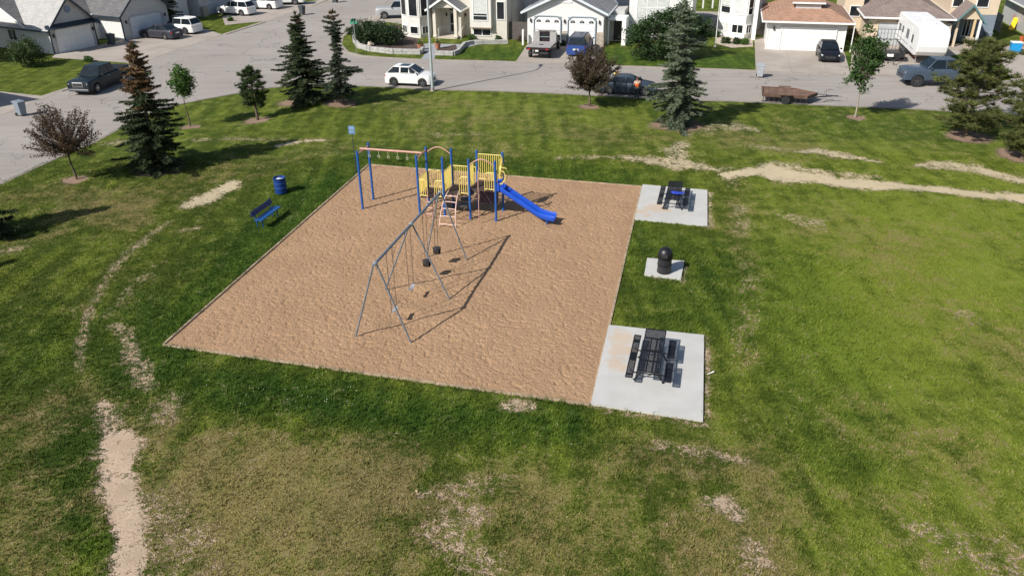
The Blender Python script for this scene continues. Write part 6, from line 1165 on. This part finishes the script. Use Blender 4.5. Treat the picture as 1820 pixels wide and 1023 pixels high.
# ---------------------------------------------------------------- people
SKIN = pm('skin', (.42, .26, .19), .55, .06, 6); HAIR = pm('dark_hair', (.02, .014, .012), .7, .2, 30)
def skinned(name, J, E, mat, par, sub=2, root=0):
    """J: name -> (pos, radius)"""
    names = list(J); me = bpy.data.meshes.new(name); me.from_pydata([J[n][0] for n in names], [(names.index(a), names.index(b)) for a, b in E], []); me.materials.append(mat)
    o = bpy.data.objects.new(name, me); col.objects.link(o); o.parent = par; m = o.modifiers.new('skin', 'SKIN'); m.use_smooth_shade = True
    sv = me.skin_vertices[0].data
    for i, n in enumerate(names):
        r_ = J[n][1]; sv[i].radius = r_ if isinstance(r_, tuple) else (r_, r_); sv[i].use_root = (i == root)
    s_ = o.modifiers.new('sub', 'SUBSURF'); s_.levels = s_.render_levels = sub; return o
def person(label, loc, rz, vest, shirt, trousers, arms, hair=HAIR, cap=None, h=1.0, lean=0.):
    t = thing('person', label, 'person', (loc[0], loc[1], .02), rz, 'people beside the dark coupe'); t.scale = (h, h, h)
    L2 = lambda x, y, z: (x, y + max(0, z - .95) * lean, z)
    J = {'pel': (L2(0, 0, .94), (.15, .11)), 'wst': (L2(0, 0, 1.08), (.135, .10)), 'chs': (L2(0, 0, 1.28), (.165, .11)), 'upc': (L2(0, 0, 1.40), (.13, .085)), 'nek': (L2(0, .01, 1.48), .052), 'jaw': (L2(0, .025, 1.55), (.062, .07)), 'hed': (L2(0, .02, 1.63), (.076, .092)), 'top': (L2(0, .01, 1.71), (.06, .07))}; E = [('pel', 'wst'), ('wst', 'chs'), ('chs', 'upc'), ('upc', 'nek'), ('nek', 'jaw'), ('jaw', 'hed'), ('hed', 'top')]
    for s_, n in ((-1, 'l'), (1, 'r')):
        J[n + 'hip'] = ((s_ * .09, 0, .88), .088); J[n + 'kne'] = ((s_ * .12, .03 * s_, .49), .058); J[n + 'cal'] = ((s_ * .13, -.01 + .03 * s_, .34), .055); J[n + 'ank'] = ((s_ * .14, .0 + .04 * s_, .09), .038); J[n + 'toe'] = ((s_ * .16, .15 + .04 * s_, .035), .034)
        E += [('pel', n + 'hip'), (n + 'hip', n + 'kne'), (n + 'kne', n + 'cal'), (n + 'cal', n + 'ank'), (n + 'ank', n + 'toe')]
        el, wr = arms[0 if s_ < 0 else 1]; sh = L2(s_ * .185, 0, 1.40); J[n + 'sho'] = (sh, .058); J[n + 'elb'] = (el, .042); J[n + 'wri'] = (wr, .027); dv = (Vector(wr) - Vector(el)).normalized(); pm_ = Vector(wr) + dv * .08; J[n + 'plm'] = (tuple(pm_), (.038, .018)); E += [('upc', n + 'sho'), (n + 'sho', n + 'elb'), (n + 'elb', n + 'wri'), (n + 'wri', n + 'plm')]
        sd = dv.cross(Vector((1, 0, 0))).normalized() if abs(dv.x) < .8 else Vector((0, 1, 0)); bend = Vector((-s_, 0, 0))
        for k, ln in enumerate((.062, .072, .068, .052)):
            b0_ = pm_ + sd * (.028 - .019 * k) + dv * .02; m1 = b0_ + dv * ln * .6 + bend * .006; m2 = m1 + dv * ln * .45 + bend * .022
            J[f'{n}f{k}a'] = (tuple(b0_ + dv * .01), .010); J[f'{n}f{k}b'] = (tuple(m1), .009); J[f'{n}f{k}c'] = (tuple(m2), .007); E += [(n + 'plm', f'{n}f{k}a'), (f'{n}f{k}a', f'{n}f{k}b'), (f'{n}f{k}b', f'{n}f{k}c')]
        J[n + 'th1'] = (tuple(Vector(wr) + dv * .03 + sd * .04), .011); J[n + 'th2'] = (tuple(Vector(wr) + dv * .075 + sd * .062), .009); E += [(n + 'wri', n + 'th1'), (n + 'th1', n + 'th2')]
    body = skinned('body', J, E, SKIN, t)
    T = {k: J[k] for k in ('wst', 'chs', 'upc')}; g = lambda r_, a: tuple(x + a for x in r_) if isinstance(r_, tuple) else r_ + a
    tor = {'pel': (L2(0, 0, .93), (.165, .125)), 'wst': (L2(0, 0, 1.08), (.155, .12)), 'chs': (L2(0, 0, 1.28), (.19, .135)), 'upc': (L2(0, 0, 1.41), (.14, .10))}; te = [('pel', 'wst'), ('wst', 'chs'), ('chs', 'upc')]
    for n in 'lr':
        tor[n + 's'] = (J[n + 'sho'][0], .075); m_ = tuple(J[n + 'sho'][0][i] * .35 + J[n + 'elb'][0][i] * .65 for i in range(3)); tor[n + 'e'] = (m_, .056); te += [('upc', n + 's'), (n + 's', n + 'e')]
    skinned('shirt', tor, te, shirt, t)
    v = {'a': (L2(0, 0, .97), (.178, .138)), 'b': (L2(0, 0, 1.10), (.17, .132)), 'c': (L2(0, 0, 1.22), (.19, .142)), 'd': (L2(0, 0, 1.30 if not isinstance(vest, tuple) else 1.24), (.2, .145))}; skinned('safety_vest', v, [('a', 'b'), ('b', 'c'), ('c', 'd')], vest[0] if isinstance(vest, tuple) else vest, t)
    tr = {'p': (L2(0, 0, .97), (.16, .12)), 'q': (L2(0, 0, .90), (.165, .125))}; te = [('p', 'q')]
    for n in 'lr':
        for a, r_ in (('hip', .105), ('kne', .072), ('cal', .07), ('ank', .06)): tr[n + a] = (J[n + a][0], r_)
        te += [('q', n + 'hip'), (n + 'hip', n + 'kne'), (n + 'kne', n + 'cal'), (n + 'cal', n + 'ank')]
    skinned('trousers', tr, te, trousers, t)
    for n in 'lr': a, b = Vector(J[n + 'ank'][0]), Vector(J[n + 'toe'][0]); skinned('shoe', {'a': (tuple(a + Vector((0, -.04, -.03))), .045), 'b': (tuple(b + Vector((0, .02, 0.01))), .042)}, [('a', 'b')], RUB, t, 2)
    hc = Vector(J['hed'][0]); o = MB(); o.lathe([(.098 * math.sin(a), .105 * math.cos(a)) for a in [math.pi * i / 14 for i in range(9)]], 16, (hc.x, hc.y - .022, hc.z + .035), cap=False); o.v = [(a, b + (c_ < hc.z + .03) * -.012, c_) for a, b, c_ in o.v]; o.build('hair' if not cap else 'cap', cap or hair, t, 60)
    for s_ in (-1, 1): o = MB(); o.lathe([(.013 * math.sin(a), .013 * math.cos(a)) for a in [math.pi * i / 6 for i in range(7)]], 8, (s_ * .03, hc.y + .088, hc.z - .005)); o.build('eye', pm('eye', (.05, .03, .02), .2, .1, 9), t, 60); o = MB(); o.cbox((s_ * .079, hc.y, hc.z - .01), (.018, .035, .06)); o.build('ear', SKIN, t, bevel=.006)
    o = MB(); o.loft([[(-.008, hc.y + .09, hc.z), (.008, hc.y + .09, hc.z), (0, hc.y + .095, hc.z)], [(-.018, hc.y + .088, hc.z - .04), (.018, hc.y + .088, hc.z - .04), (0, hc.y + .112, hc.z - .035)]]); o.build('nose', SKIN, t, 60); o = MB(); o.cbox((0, hc.y + .085, hc.z - .065), (.045, .01, .012)); o.build('mouth', pm('lips', (.35, .13, .11), .5, .1, 9), t)
    return t
q = P(1131, 178); person('person with back turned in an orange safety vest beside the dark coupe', q, 8, pm('hi_vis_orange', (.85, .16, .03), .7, .1, 6), pm('pale_pink_shirt', (.72, .50, .40), .8, .1, 6), pm('navy_trousers', (.015, .02, .04), .8, .2, 6), (((-.26, .06, 1.12), (-.16, .30, 1.08)), ((.27, .04, 1.13), (.20, .28, 1.05))), cap=pm('dark_red_cap', (.08, .025, .02), .7, .1, 6), h=.99)
q = P(1097, 123, 1.72); person('person in a yellow top standing behind the dark coupe', q, 200, pm('hi_vis_yellow', (.78, .60, .08), .7, .1, 6), pm('yellow_shirt', (.74, .55, .18), .8, .1, 6), pm('navy_trousers', (1, 1, 1)), (((-.25, .1, 1.15), (-.12, .32, 1.18)), ((.25, .1, 1.15), (.12, .32, 1.2))), h=1.0)
